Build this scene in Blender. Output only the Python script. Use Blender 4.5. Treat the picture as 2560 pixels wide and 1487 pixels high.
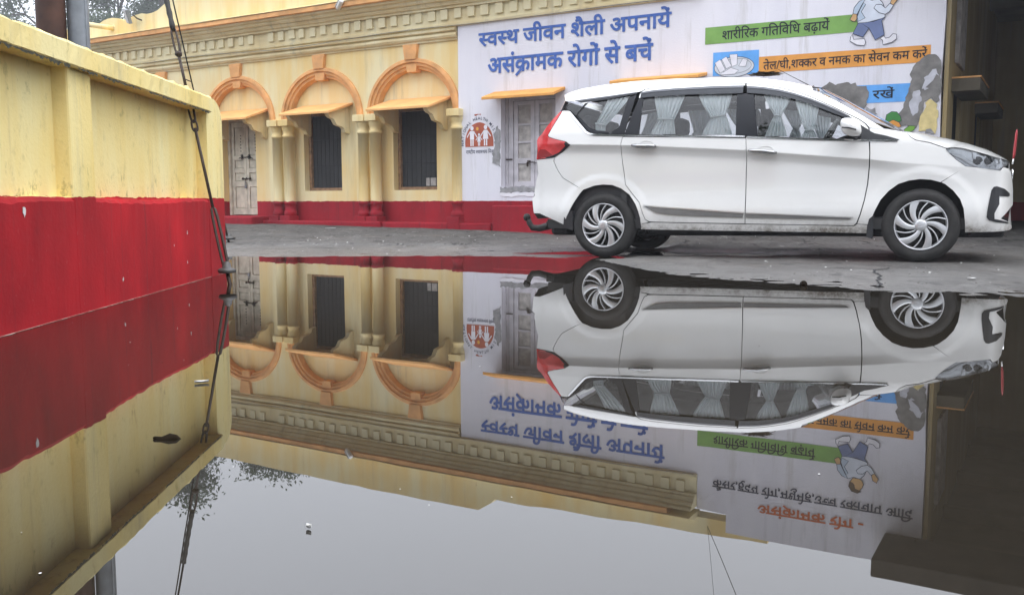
import bpy, bmesh, math, random
import numpy as np
from mathutils import Vector, Matrix
from mathutils.geometry import delaunay_2d_cdt

for _o in list(bpy.data.objects):
    bpy.data.objects.remove(_o)
SC = bpy.context.scene
COL = SC.collection
R = math.radians
random.seed(7)
RNG = np.random.default_rng(7)

# ------------------------------------------------------------------ camera
CAM_H = 0.53
cam = bpy.data.cameras.new('camera')
cam.sensor_width = 36.0
cam.lens = 36.0 * 2287.8 / 2560.0
cam.clip_start = 0.05
cam.clip_end = 2000
cam_o = bpy.data.objects.new('camera', cam)
COL.objects.link(cam_o)
cam_o.location = (0, 0, CAM_H)
cam_o.rotation_euler = (R(90 - 5.996), 0, 0)
cam_o.rotation_mode = 'QUATERNION'
cam_o.rotation_quaternion = (Matrix.Rotation(R(90 - 5.996), 4, 'X') @ Matrix.Rotation(R(-0.10), 4, 'Z')).to_quaternion()
SC.camera = cam_o

# ------------------------------------------------------------------ world: overcast daylight
SUN_EL, SUN_AZ = R(60), R(128)
w = bpy.data.worlds.new('World')
SC.world = w
w.use_nodes = True
nt = w.node_tree
nt.nodes.clear()
wo = nt.nodes.new('ShaderNodeOutputWorld')
bg = nt.nodes.new('ShaderNodeBackground')
sky = nt.nodes.new('ShaderNodeTexSky')
sky.sky_type = 'NISHITA'
sky.sun_disc = False
sky.sun_elevation = SUN_EL
sky.sun_rotation = SUN_AZ
sky.air_density = 1.0
sky.dust_density = 6.0
sky.ozone_density = 1.0
hs = nt.nodes.new('ShaderNodeHueSaturation')
hs.inputs['Saturation'].default_value = 0.30
mx = nt.nodes.new('ShaderNodeMix')
mx.data_type = 'RGBA'
mx.inputs[0].default_value = 0.85          # cloud deck over the clear sky
mx.inputs[7].default_value = (11.0, 11.5, 12.6, 1)
nt.links.new(sky.outputs[0], hs.inputs['Color'])
nt.links.new(hs.outputs[0], mx.inputs[6])
# an overcast sky brightens from the horizon to the zenith
tc = nt.nodes.new('ShaderNodeTexCoord'); sx = nt.nodes.new('ShaderNodeSeparateXYZ'); mr = nt.nodes.new('ShaderNodeMapRange')
mr.inputs['From Min'].default_value = 0.0; mr.inputs['From Max'].default_value = 1.0
mr.inputs['To Min'].default_value = 0.74; mr.inputs['To Max'].default_value = 2.10
nt.links.new(tc.outputs['Generated'], sx.inputs[0]); nt.links.new(sx.outputs[2], mr.inputs['Value'])
ml = nt.nodes.new('ShaderNodeMix'); ml.data_type = 'RGBA'; ml.blend_type = 'MULTIPLY'; ml.inputs[0].default_value = 1.0
nt.links.new(mx.outputs[2], ml.inputs[6]); nt.links.new(mr.outputs[0], ml.inputs[7])
nt.links.new(ml.outputs[2], bg.inputs[0])
bg.inputs[1].default_value = 0.15
nt.links.new(bg.outputs[0], wo.inputs[0])

sun = bpy.data.lights.new('sun', 'SUN')
sun.energy = 0.7
sun.angle = R(25)
sun.color = (1.0, 0.96, 0.90)
sun_o = bpy.data.objects.new('sun', sun)
COL.objects.link(sun_o)
# sun stands high behind the camera to the right
_sd = Vector((math.sin(SUN_AZ) * math.cos(SUN_EL), math.cos(SUN_AZ) * math.cos(SUN_EL), math.sin(SUN_EL)))
sun_o.rotation_euler = (-_sd).to_track_quat('-Z', 'Y').to_euler()
sun_o.location = (0, 0, 30)

SC.view_settings.view_transform = 'Standard'
SC.view_settings.look = 'None'
SC.view_settings.exposure = 0.10
SC.view_settings.gamma = 1.0
SC.view_settings.use_curve_mapping = False
SC.render.engine = 'CYCLES'
SC.cycles.use_denoising = True
SC.cycles.denoising_prefilter = 'ACCURATE'
SC.cycles.max_bounces = 10
SC.cycles.transparent_max_bounces = 16
SC.cycles.caustics_reflective = False
SC.cycles.caustics_refractive = False

# ------------------------------------------------------------------ materials
MATS = {}
class NB:
    """small node helper"""
    def __init__(s, name):
        s.m = bpy.data.materials.new(name); s.m.use_nodes = True
        s.t = s.m.node_tree; s.t.nodes.clear()
        s.out = s.t.nodes.new('ShaderNodeOutputMaterial')
        s.p = s.t.nodes.new('ShaderNodeBsdfPrincipled')
        s.t.links.new(s.p.outputs[0], s.out.inputs[0])
        MATS[name] = s.m
    def n(s, typ, **kw):
        nd = s.t.nodes.new(typ)
        for k, v in kw.items(): setattr(nd, k, v)
        return nd
    def l(s, a, b): s.t.links.new(a, b)
    def pos(s, kind='Object'):
        if kind == 'World':
            return s.n('ShaderNodeNewGeometry').outputs['Position']
        return s.n('ShaderNodeTexCoord').outputs[kind]
    def mapping(s, vec, scale=(1, 1, 1), loc=(0, 0, 0)):
        mp = s.n('ShaderNodeMapping'); s.l(vec, mp.inputs[0])
        mp.inputs['Scale'].default_value = scale; mp.inputs['Location'].default_value = loc
        return mp.outputs[0]
    def noise(s, vec, scale=5, detail=4, rough=.55, scl=None, loc=(0, 0, 0)):
        if scl or loc != (0, 0, 0): vec = s.mapping(vec, scl or (1, 1, 1), loc)
        nd = s.n('ShaderNodeTexNoise'); s.l(vec, nd.inputs['Vector'])
        nd.inputs['Scale'].default_value = scale; nd.inputs['Detail'].default_value = detail
        nd.inputs['Roughness'].default_value = rough
        return nd.outputs['Fac']
    def voro(s, vec, scale=5, feature='F1'):
        nd = s.n('ShaderNodeTexVoronoi', feature=feature); s.l(vec, nd.inputs['Vector'])
        nd.inputs['Scale'].default_value = scale
        return nd.outputs['Distance']
    def ramp(s, fac, stops, interp='LINEAR'):
        nd = s.n('ShaderNodeValToRGB'); s.l(fac, nd.inputs[0]); cr = nd.color_ramp
        cr.interpolation = interp
        while len(cr.elements) < len(stops): cr.elements.new(.5)
        for e, (p, c) in zip(cr.elements, stops):
            e.position = p
            e.color = (c, c, c, 1) if isinstance(c, (int, float)) else (*c, 1)
        return nd.outputs[0]
    def mix(s, fac, a, b, blend='MIX'):
        nd = s.n('ShaderNodeMix', data_type='RGBA', blend_type=blend)
        for i, v in ((0, fac), (6, a), (7, b)):
            if isinstance(v, (int, float)):
                nd.inputs[i].default_value = v if i == 0 else (v, v, v, 1)
            elif isinstance(v, tuple): nd.inputs[i].default_value = (*v, 1)
            else: s.l(v, nd.inputs[i])
        return nd.outputs[2]
    def math(s, op, a, b=None, clamp=False):
        nd = s.n('ShaderNodeMath', operation=op, use_clamp=clamp)
        for i, v in ((0, a), (1, b)):
            if v is None: continue
            if isinstance(v, (int, float)): nd.inputs[i].default_value = v
            else: s.l(v, nd.inputs[i])
        return nd.outputs[0]
    def sep(s, vec):
        nd = s.n('ShaderNodeSeparateXYZ'); s.l(vec, nd.inputs[0]); return nd.outputs
    def bump(s, h, strength=.2, dist=.01):
        nd = s.n('ShaderNodeBump'); s.l(h, nd.inputs['Height'])
        nd.inputs['Strength'].default_value = strength; nd.inputs['Distance'].default_value = dist
        s.l(nd.outputs[0], s.p.inputs['Normal']); return nd
    def set(s, **kw):
        for k, v in kw.items():
            k = k.replace('_', ' ')
            if isinstance(v, tuple) and len(v) == 3: v = (*v, 1)
            if isinstance(v, (int, float, tuple)): s.p.inputs[k].default_value = v
            else: s.l(v, s.p.inputs[k])
        return s.m

def simple(name, col, rough=.6, metal=0., var=.15, scale=8., bump=0., **kw):
    b = NB(name); v = b.pos('Object')
    f = b.noise(v, scale, 5)
    d = tuple(c * (1 - var) for c in col); u = tuple(min(1, c * (1 + var * .6)) for c in col)
    c = b.ramp(f, [(.3, d), (.7, u)])
    b.set(Base_Color=c, Roughness=rough, Metallic=metal, **kw)
    if bump: b.bump(b.noise(v, scale * 6, 6), bump, .01)
    return b.m

def wall_paint(name, light, dark, red=True, dado=.535, streak=.5, dirt=.35, edge=.010, lo=(.20, .008, .016), hi=(.36, .014, .026), moss=False):
    """limewash with rain streaks, weathering and a red painted dado"""
    b = NB(name); v = b.pos('Object'); wv = b.pos('World')
    st = b.noise(v, 1.0, 5, .6, (2.6, 2.6, .22))
    pa = b.noise(v, 1.3, 3, .6, (1, 1, .6), (3, 1, 7))
    f = b.mix(.45, st, pa)
    base = b.ramp(f, [(.42, light), (.50, tuple((x + y) / 2 for x, y in zip(light, dark))), (.60, dark)])
    gr = b.noise(v, 1.0, 6, .7, (6, 6, .5), (9, 2, 4))
    base = b.mix(b.math('MULTIPLY', b.ramp(gr, [(.54, 0.), (.74, 1.)]), dirt), base, (.30, .27, .20))
    fl = b.noise(v, 38, 5, .7)
    base = b.mix(b.math('MULTIPLY', b.ramp(fl, [(.66, 0.), (.72, 1.)]), .35 * dirt), base, (.12, .10, .07))
    if moss:    # algae spots low on the yellow panels
        zz_ = b.sep(wv)[2]
        mk = b.math('MULTIPLY', b.ramp(b.noise(v, 16, 6, .75, (1, 1, .6), (3, 3, 8)), [(.55, 0.), (.66, 1.)]), b.ramp(zz_, [(.0, 0.), (.55, 1.), (.70, .35), (1.0, .12), (1.26, .5)]))
        base = b.mix(b.math('MULTIPLY', mk, .65), base, (.10, .095, .04))
    if red:
        z = b.sep(wv)[2]
        wob = b.math('MULTIPLY', b.math('SUBTRACT', b.noise(wv, 9, 4), .5), edge * 4)
        m = b.math('LESS_THAN', b.math('ADD', z, wob), dado)
        r1 = b.noise(v, 1.7, 5, .6, (1, 1, .5)); r2 = b.noise(v, 30, 4)
        rc = b.ramp(r1, [(.3, lo), (.72, hi)])
        rc = b.mix(b.math('MULTIPLY', b.ramp(r2, [(.64, 0.), (.70, 1.)]), .30), rc, (.36, .08, .085))
        sk = b.noise(v, 1, 5, .7, (14, 14, .8), (1, 5, 2))
        rc = b.mix(b.math('MULTIPLY', b.ramp(sk, [(.55, 0.), (.72, 1.)]), .50), rc, (.085, .022, .026))
        base = b.mix(m, base, rc)
    b.set(Base_Color=base, Roughness=.82, Specular_IOR_Level=.25)
    h = b.mix(.5, b.noise(v, 7, 5), b.noise(v, 45, 4))
    b.bump(h, .22, .02)
    return b.m

CREAM, OCHRE = (.77, .675, .41), (.755, .555, .235)
wall_paint('yellow_paint', CREAM, OCHRE, dirt=.35)
wall_paint('niche_paint', (.77, .68, .42), (.76, .565, .25), dirt=.38)
wall_paint('cornice_paint', (.73, .65, .42), (.66, .54, .30), red=False, dirt=.6)
wall_paint('white_paint', (.735, .72, .765), (.68, .665, .72), dirt=.42, edge=.003)
wall_paint('lane_yellow', (.83, .72, .36), (.79, .61, .22), dirt=.55, moss=True, dado=.555, edge=.008, lo=(.20, .004, .008), hi=(.49, .009, .016))
wall_paint('passage_paint', (.40, .32, .175), (.29, .215, .10), dado=.5, dirt=.9)
simple('orange_paint', (.72, .365, .135), .75, var=.24, scale=5, bump=.15)
simple('awning_orange', (.80, .43, .155), .75, var=.16, scale=4, bump=.12)
simple('chajja_orange', (.70, .33, .08), .75, var=.2, scale=5, bump=.12)
simple('mortar_grey', (.20, .19, .18), .9, var=.35, scale=9, bump=.3)
simple('plaster_grey', (.30, .295, .30), .9, var=.3, scale=14, bump=.3)
simple('plaster_pale', (.50, .50, .54), .9, var=.2, scale=14, bump=.3)
simple('plaster_yellow', (.66, .54, .25), .9, var=.2, scale=14, bump=.2)
simple('shutter_paint', (.50, .475, .50), .7, var=.22, scale=6, bump=.15)
simple('shutter_panel', (.42, .39, .365), .8, var=.35, scale=11, bump=.15)
simple('door_paint', (.58, .54, .43), .75, var=.3, scale=7, bump=.2)
simple('frame_wood', (.30, .175, .09), .75, var=.4, scale=14, bump=.2)
simple('black_iron', (.02, .018, .016), .55, .3, var=.4, scale=30)
simple('rust_iron', (.045, .030, .022), .6, .4, var=.5, scale=40)
simple('galvanised', (.30, .31, .32), .45, .7, var=.25, scale=12)
simple('rust_pole', (.070, .030, .018), .65, .3, var=.6, scale=4)
simple('zinc_pole', (.24, .26, .28), .5, .5, var=.3, scale=5)
simple('porcelain', (.065, .062, .058), .45, var=.4, scale=20)
simple('mesh_dark', (.024, .025, .027), .75, var=.25, scale=3)
simple('bar_dark', (.029, .030, .032), .75, var=.2, scale=3)
simple('cctv_white', (.72, .72, .70), .35, var=.1)
simple('lens_black', (.01, .01, .012), .12, var=.1)
simple('canopy_dark', (.055, .045, .034), .85, var=.5, scale=3)
simple('shed_dark', (.10, .085, .06), .9, var=.4, scale=2)
simple('void_dark', (.012, .012, .014), .9, var=.2)
for nm, c in (('sign_blue', (.055, .13, .42)), ('sign_green', (.185, .36, .085)), ('sign_orange', (.72, .31, .06)),
              ('sign_sky', (.12, .37, .78)), ('sign_black', (.012, .014, .022)), ('sign_brick', (.40, .095, .050)),
              ('sign_white', (.78, .76, .80)), ('sign_star', (.74, .36, .05)), ('sign_navy', (.035, .045, .085)),
              ('sign_redorange', (.55, .12, .035)), ('sign_yellow', (.66, .50, .04)), ('skin_paint', (.62, .38, .17)),
              ('shirt_paint', (.46, .55, .66)), ('shirt_light', (.64, .68, .76)), ('trouser_paint', (.14, .18, .33)), ('hair_paint', (.10, .06, .03)),
              ('leaf_paint', (.05, .22, .05)), ('lime_paint', (.17, .38, .05)), ('ink_paint', (.03, .035, .06)), ('plate_paint', (.60, .62, .66))):
    simple(nm, c, .75, var=.13, scale=6)
M = MATS

# ------------------------------------------------------------------ mesh helpers
class MB:
    def __init__(s): s.v = []; s.f = []; s.mi = []; s.sm = []
    def add(s, vs, fs, mi=0, smooth=False):
        b = len(s.v); s.v += [tuple(float(c) for c in p) for p in vs]
        for f in fs:
            s.f.append([b + i for i in f]); s.mi.append(mi); s.sm.append(smooth)
        return s
    def box(s, x0, x1, y0, y1, z0, z1, mi=0):
        v = [(x0, y0, z0), (x1, y0, z0), (x1, y1, z0), (x0, y1, z0), (x0, y0, z1), (x1, y0, z1), (x1, y1, z1), (x0, y1, z1)]
        return s.add(v, [(0, 3, 2, 1), (4, 5, 6, 7), (0, 1, 5, 4), (1, 2, 6, 5), (2, 3, 7, 6), (3, 0, 4, 7)], mi)
    def bbox(s, x0, x1, y0, y1, z0, z1, b=.01, mi=0):
        """box with chamfered edges"""
        bm = bmesh.new(); bmesh.ops.create_cube(bm, size=1)
        bmesh.ops.scale(bm, vec=(x1 - x0, y1 - y0, z1 - z0), verts=bm.verts)
        bmesh.ops.translate(bm, vec=((x0 + x1) / 2, (y0 + y1) / 2, (z0 + z1) / 2), verts=bm.verts)
        bmesh.ops.bevel(bm, geom=bm.edges[:], offset=b, segments=2, affect='EDGES', profile=.5)
        bm.verts.index_update()
        s.add([v.co for v in bm.verts], [[v.index for v in f.verts] for f in bm.faces], mi); bm.free(); return s
    def tube(s, path, r, n=8, mi=0, cap=True, smooth=True, closed=False):
        P = [Vector(p) for p in path]; k = len(P); rr = r if hasattr(r, '__len__') else [r] * k
        vs = []; up = None
        for i, p in enumerate(P):
            if closed: t = P[(i + 1) % k] - P[i - 1]
            else: t = P[min(i + 1, k - 1)] - P[max(i - 1, 0)]
            t = t.normalized() if t.length > 1e-9 else Vector((0, 0, 1))
            if up is None:
                a = Vector((0, 0, 1)) if abs(t.z) < .9 else Vector((1, 0, 0))
                up = (a - t * a.dot(t)).normalized()
            else:
                up = up - t * up.dot(t)
                up = up.normalized() if up.length > 1e-6 else t.orthogonal().normalized()
            q = t.cross(up)
            for j in range(n):
                a = 2 * math.pi * j / n
                vs.append(p + (up * math.cos(a) + q * math.sin(a)) * rr[i])
        fs = []
        for i in range(k if closed else k - 1):
            i2 = (i + 1) % k
            for j in range(n):
                fs.append((i * n + j, i * n + (j + 1) % n, i2 * n + (j + 1) % n, i2 * n + j))
        s.add(vs, fs, mi, smooth)
        if cap and not closed:
            b = len(s.v) - len(vs)
            s.f.append([b + j for j in range(n)][::-1]); s.mi.append(mi); s.sm.append(False)
            s.f.append([b + (k - 1) * n + j for j in range(n)]); s.mi.append(mi); s.sm.append(False)
        return s
    def lathe(s, prof, c=(0, 0, 0), n=24, mi=0, axis='Z', smooth=True, a0=0, a1=2 * math.pi):
        full = abs(a1 - a0 - 2 * math.pi) < 1e-6
        vs = []; k = len(prof); m = n if full else n + 1
        for j in range(m):
            a = a0 + (a1 - a0) * j / n; ca, sa = math.cos(a), math.sin(a)
            for r, h in prof:
                if axis == 'Z': p = (c[0] + r * ca, c[1] + r * sa, c[2] + h)
                elif axis == 'Y': p = (c[0] + r * ca, c[1] + h, c[2] + r * sa)
                else: p = (c[0] + h, c[1] + r * ca, c[2] + r * sa)
                vs.append(p)
        fs = []
        for j in range(n):
            j2 = (j + 1) % m
            for i in range(k - 1):
                q = (j * k + i, j2 * k + i, j2 * k + i + 1, j * k + i + 1)
                fs.append(q if axis != 'Y' else q[::-1])
        return s.add(vs, fs, mi, smooth)
    def grid(s, P, mi=0, smooth=True, flip=False):
        """P[i][j] points"""
        a, b = len(P), len(P[0]); vs = [p for row in P for p in row]; fs = []
        for i in range(a - 1):
            for j in range(b - 1):
                q = (i * b + j, i * b + j + 1, (i + 1) * b + j + 1, (i + 1) * b + j)
                fs.append(q[::-1] if flip else q)
        return s.add(vs, fs, mi, smooth)
    def build(s, name, mats, parent=None, loc=None):
        me = bpy.data.meshes.new(name); me.from_pydata(s.v, [], s.f)
        if not isinstance(mats, (list, tuple)): mats = [mats]
        for m in mats: me.materials.append(M[m] if isinstance(m, str) else m)
        me.polygons.foreach_set('material_index', s.mi); me.polygons.foreach_set('use_smooth', s.sm)
        me.update()
        o = bpy.data.objects.new(name, me); COL.objects.link(o)
        if parent is not None: o.parent = parent
        if loc is not None: o.location = loc
        return o

def thing(name, label, cat, loc=(0, 0, 0), rz=0., group=None):
    o = bpy.data.objects.new(name, None); COL.objects.link(o)
    o.location = loc; o.rotation_euler = (0, 0, rz); o.empty_display_size = .2
    o['label'] = label; o['category'] = cat
    if group: o['group'] = group
    return o
def tag(o, label, cat, group=None, kind=None):
    if label: o['label'] = label
    if cat: o['category'] = cat
    if group: o['group'] = group
    if kind: o['kind'] = kind
    return o

def resample(poly, step, closed=True):
    out = []; n = len(poly)
    for i in range(n if closed else n - 1):
        a = np.array(poly[i], float); b = np.array(poly[(i + 1) % n], float)
        k = max(1, int(math.ceil(np.linalg.norm(b - a) / step)))
        for j in range(k): out.append(tuple(a + (b - a) * j / k))
    if not closed: out.append(tuple(poly[-1]))
    return out
def inside(pts, loops):
    pts = np.asarray(pts, float); c = np.zeros(len(pts), bool)
    for L in loops:
        L = np.asarray(L, float); x0, y0 = L[:, 0], L[:, 1]; x1, y1 = np.roll(x0, -1), np.roll(y0, -1)
        for a, b, cc, d in zip(x0, y0, x1, y1):
            if b == d: continue
            m = ((b > pts[:, 1]) != (d > pts[:, 1])) & (pts[:, 0] < (cc - a) * (pts[:, 1] - b) / (d - b) + a)
            c ^= m
    return c
def segdist(pts, loops):
    pts = np.asarray(pts, float); dmin = np.full(len(pts), 1e9)
    for L in loops:
        L = np.asarray(L, float)
        for i in range(len(L)):
            a = L[i]; b = L[(i + 1) % len(L)]; ab = b - a; q = ab @ ab
            if q < 1e-14: continue
            t = np.clip(((pts - a) @ ab) / q, 0, 1)
            dmin = np.minimum(dmin, np.linalg.norm(pts - (a + t[:, None] * ab), axis=1))
    return dmin
def tri2d(loops, extra=None):
    """triangulate region bounded by loops (even-odd)"""
    vs = []; es = []
    for L in loops:
        b = len(vs); vs += [Vector((float(p[0]), float(p[1]))) for p in L]
        es += [(b + i, b + (i + 1) % len(L)) for i in range(len(L))]
    if extra is not None: vs += [Vector((float(p[0]), float(p[1]))) for p in extra]
    r = delaunay_2d_cdt(vs, es, [], 0, 1e-5)
    V = np.array([(v.x, v.y) for v in r[0]]); T = [tuple(f) for f in r[2]]
    if not T: return V, []
    Ta = np.array(T); cen = V[Ta].mean(axis=1)
    ok = inside(cen, loops)
    tr = []
    for t, k in zip(T, ok):
        if not k: continue
        a, b, c = V[t[0]], V[t[1]], V[t[2]]
        if (b[0] - a[0]) * (c[1] - a[1]) - (b[1] - a[1]) * (c[0] - a[0]) < 0: t = t[::-1]
        tr.append(t)
    return V, tr
def slab(mb, loops, of, ob, mi=0, mi_side=None, back=True):
    """vertical slab in facade space: loops in (u,z); front face outward distance of, back at ob"""
    V, T = tri2d(loops); ms = mi if mi_side is None else mi_side
    mb.add([(p[0], -of, p[1]) for p in V], T, mi)
    if back: mb.add([(p[0], -ob, p[1]) for p in V], [t[::-1] for t in T], mi)
    for k, L in enumerate(loops):
        A = sum(L[i][0] * L[(i + 1) % len(L)][1] - L[(i + 1) % len(L)][0] * L[i][1] for i in range(len(L)))
        for i in range(len(L)):
            a, b = L[i], L[(i + 1) % len(L)]
            q = [(a[0], -of, a[1]), (b[0], -of, b[1]), (b[0], -ob, b[1]), (a[0], -ob, a[1])]
            # outer loop CCW: normal outward
            o = inside([((a[0] + b[0]) / 2 - (b[1] - a[1]) * 1e-3, (a[1] + b[1]) / 2 + (b[0] - a[0]) * 1e-3)], loops)[0]
            mb.add(q, [(0, 3, 2, 1) if o else (0, 1, 2, 3)], ms)
    return mb
def rect(u0, u1, z0, z1): return [(u0, z0), (u1, z0), (u1, z1), (u0, z1)]
def ellipse(cx, cz, rx, rz, n=28, a0=0, a1=2 * math.pi):
    return [(cx + rx * math.cos(a0 + (a1 - a0) * i / n), cz + rz * math.sin(a0 + (a1 - a0) * i / n)) for i in range(n if abs(a1 - a0) > 6.28 else n + 1)]
def jag(poly, amp, step, seed=0):
    r = np.random.default_rng(seed); P = resample(poly, step)
    return [(p[0] + r.normal() * amp, p[1] + r.normal() * amp) for p in P]

# ------------------------------------------------------------------ ground and standing water
FAC_ANG = R(31.025)
FU = np.array([math.cos(FAC_ANG), -math.sin(FAC_ANG)]); FN = np.array([-math.sin(FAC_ANG), -math.cos(FAC_ANG)]); F0 = np.array([0., 13.512])
def smooth(a, b, x):
    t = np.clip((x - a) / (b - a), 0, 1); return t * t * (3 - 2 * t)
def vnoise(x, y, seed=0):
    r = np.random.default_rng(seed); g = r.random((64, 64))
    xi = np.floor(x).astype(int); yi = np.floor(y).astype(int); fx = x - xi; fy = y - yi
    fx = fx * fx * (3 - 2 * fx); fy = fy * fy * (3 - 2 * fy)
    G = lambda i, j: g[i % 64, j % 64]
    return (G(xi, yi) * (1 - fx) + G(xi + 1, yi) * fx) * (1 - fy) + (G(xi, yi + 1) * (1 - fx) + G(xi + 1, yi + 1) * fx) * fy - .5
def fbm(x, y, o=4, seed=0):
    s = 0; a = 1.
    for i in range(o): s = s + a * vnoise(x * 2 ** i, y * 2 ** i, seed + i); a *= .5
    return s
EDGE = np.array([(-40, 8.9), (-2.72, 8.83), (-1.09, 8.87), (-.3, 8.86), (.08, 8.84), (.45, 8.62), (.79, 8.2), (.95, 7.4), (1.15, 6.6), (1.5, 6.1), (1.92, 5.69), (2.15, 5.36), (2.5, 5.12), (2.81, 5.0), (3.4, 4.8), (4.5, 4.4), (7, 3.6), (12, 1.), (40, -8)])
def ground_h(x, y):
    x = np.asarray(x, float); y = np.asarray(y, float)
    ye = np.interp(x, EDGE[:, 0], EDGE[:, 1]) + .10 * fbm(x * 1.3, y * .7, 3, 3) + .03 * fbm(x * 6, y * 3, 2, 8)
    e = y - ye
    # slope factor where the shore runs along the view direction
    g = np.interp(x, [-3, .3, .8, 1.3, 2.2, 3.4], [1, 1, .45, .42, .34, .28])
    h = np.where(e > 0, .006 * g * np.minimum(e, .5) / .5 + np.maximum(e - .5, 0) * .0205 * g, np.maximum(e * .030, -.11))
    # broken slab edges across the yard
    yc = 10.55 + .12 * fbm(x * 1.6, x * 0 + .5, 4, 12) - .02 * x
    h = h + .016 * smooth(-.012, .012, y - yc) * (1 - smooth(-.7, .3, x)) * smooth(-6, -3.5, x)
    yc2 = 9.75 + .16 * fbm(x * 2.1, x * 0 + 2.5, 4, 22) - .16 * (x - 1)
    h = h + .010 * smooth(-.010, .010, y - yc2) * smooth(.6, 1.2, x) * (1 - smooth(3.6, 4.2, x))
    h = h + .085 * np.maximum(y - 9.8, 0) * smooth(.6, 1.6, x)
    land = smooth(.0, .6, e)
    h = h + land * (.006 * fbm(x * 1.5, y * 1.5, 4, 40) + .010 * fbm(x * 4, y * 4, 4, 50))
    h = h + smooth(-.15, .15, e) * .0035 * fbm(x * 14, y * 14, 2, 60)
    # trough behind the rear wheel that keeps a thin second puddle
    yt = np.interp(x, [-.2, .3, 1.1, 2.0, 3.0, 4.0], [9.3, 9.40, 9.46, 9.28, 8.95, 8.6])
    wdt = np.interp(x, [-.1, .3, .9, 1.6, 2.4, 3.2], [.0, .22, .54, .62, .50, .0])
    kk = np.exp(-(np.abs(y - yt - .10 * fbm(x * 3, y * 3, 3, 31)) / np.maximum(wdt, .02)) ** 3) * smooth(0, .12, wdt)
    h = h * (1 - kk) - .008 * kk
    # hard standing under the tyres
    for wx_, wy_, wz_ in ((.86, 8.66, -.003), (3.39, 7.60, .016), (1.52, 10.24, .004), (4.05, 9.18, .020)):
        k2 = np.exp(-(np.hypot(x - wx_, (y - wy_)) / .30) ** 4)
        h = h * (1 - k2) + (wz_ + .002 * fbm(x * 9, y * 9, 2, 5)) * k2
    return np.minimum(h, .16)

b = NB('asphalt'); wv = b.pos('World')
big = b.noise(wv, .7, 5, .6); mid = b.noise(wv, 6, 6, .7); fine = b.voro(wv, 130)
col = b.ramp(b.mix(.4, big, mid), [(.30, (.10, .096, .091)), (.50, (.168, .162, .154)), (.72, (.25, .24, .228))])
ag = b.ramp(b.noise(wv, 75, 3, .7, (1, .4, 1)), [(.55, 0.), (.68, 1.)])
col = b.mix(b.math('MULTIPLY', ag, .40), col, (.34, .33, .31))
dk = b.ramp(b.noise(wv, 42, 4, .7, (1, .35, 1), (5, 5, 1)), [(.56, 0.), (.66, 1.)])
col = b.mix(b.math('MULTIPLY', dk, .65), col, (.035, .033, .032))
pt_ = b.ramp(b.noise(wv, 5, 9, .8, None, (2, 7, 1)), [(.52, 0.), (.58, 1.)])
col = b.mix(b.math('MULTIPLY', b.math('MULTIPLY', pt_, b.ramp(b.noise(wv, .8, 3, .5, None, (8, 3, 1)), [(.40, .25), (.60, 1.)])), .75), col, (.060, .057, .054))
ox = b.ramp(b.noise(wv, 2.2, 4, .6, None, (15, 5, 1)), [(.56, 0.), (.74, 1.)])
col = b.mix(b.math('MULTIPLY', ox, .30), col, (.20, .14, .09))
# the strip along the building is an older, darker screed; the yard in front is worn concrete
py = b.sep(wv); wv_ = b.math('ADD', b.math('ADD', py[1], b.math('MULTIPLY', py[0], .06)), b.math('MULTIPLY', b.math('SUBTRACT', b.noise(wv, 1.2, 5, .65), .5), 1.6))
zone = b.n('ShaderNodeMapRange'); zone.inputs['From Min'].default_value = 10.2; zone.inputs['From Max'].default_value = 10.8; b.l(wv_, zone.inputs['Value'])
col = b.mix(b.math('MULTIPLY', zone.outputs[0], .55), col, b.mix(1.0, col, (.50, .49, .47), 'MULTIPLY'))
pa_ = b.ramp(b.noise(wv, 1.6, 5, .7, (1, .55, 1), (4, 4, 2)), [(.42, 0.), (.58, 1.)])
col = b.mix(b.math('MULTIPLY', pa_, .42), col, (.085, .080, .076))
crack_shade_ = b.ramp(b.noise(wv, 3.2, 7, .8, (2.2, .75, 1), (9, 1, 3)), [(.585, 0.), (.61, 1.)])  # dark flecks: shadows of broken crack edges put into the colour
col = b.mix(b.math('MULTIPLY', crack_shade_, .80), col, (.022, .021, .020))
lt_ = b.ramp(b.noise(wv, 4.5, 7, .8, (2.0, .6, 1), (1, 8, 6)), [(.58, 0.), (.63, 1.)])
col = b.mix(b.math('MULTIPLY', lt_, .45), col, (.40, .39, .37))
# long hairline cracks
crn = b.noise(wv, 2.5, 4, .6)
cx_ = b.n('ShaderNodeTexVoronoi', feature='DISTANCE_TO_EDGE'); cx_.inputs['Scale'].default_value = .22
vv = b.n('ShaderNodeVectorMath', operation='ADD'); b.l(wv, vv.inputs[0])
cn = b.n('ShaderNodeTexNoise'); b.l(wv, cn.inputs['Vector']); cn.inputs['Scale'].default_value = 2.6; cn.inputs['Detail'].default_value = 5
sc_ = b.n('ShaderNodeVectorMath', operation='SCALE'); b.l(cn.outputs['Color'], sc_.inputs[0]); sc_.inputs['Scale'].default_value = 1.1
b.l(sc_.outputs[0], vv.inputs[1]); b.l(vv.outputs[0], cx_.inputs['Vector'])
crack = b.ramp(cx_.outputs['Distance'], [(.0, 1.), (.0028, 1.), (.0055, 0.)])
col = b.mix(b.math('MULTIPLY', crack, .7), col, (.028, .026, .025))
z = b.sep(wv)[2]
wet = b.ramp(b.math('ADD', z, b.math('MULTIPLY', b.math('SUBTRACT', mid, .5), .02)), [(.0, 1.), (.016, .85), (.040, .40), (.09, .14)])
col = b.mix(b.math('MULTIPLY', wet, .45), col, b.mix(1.0, col, (.5, .48, .46), 'MULTIPLY'))
b.set(Base_Color=col, Roughness=b.ramp(wet, [(0, .92), (.3, .75), (1, .30)]), Specular_IOR_Level=b.ramp(wet, [(0, .05), (.3, .16), (.8, .45), (1, .6)]))
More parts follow.
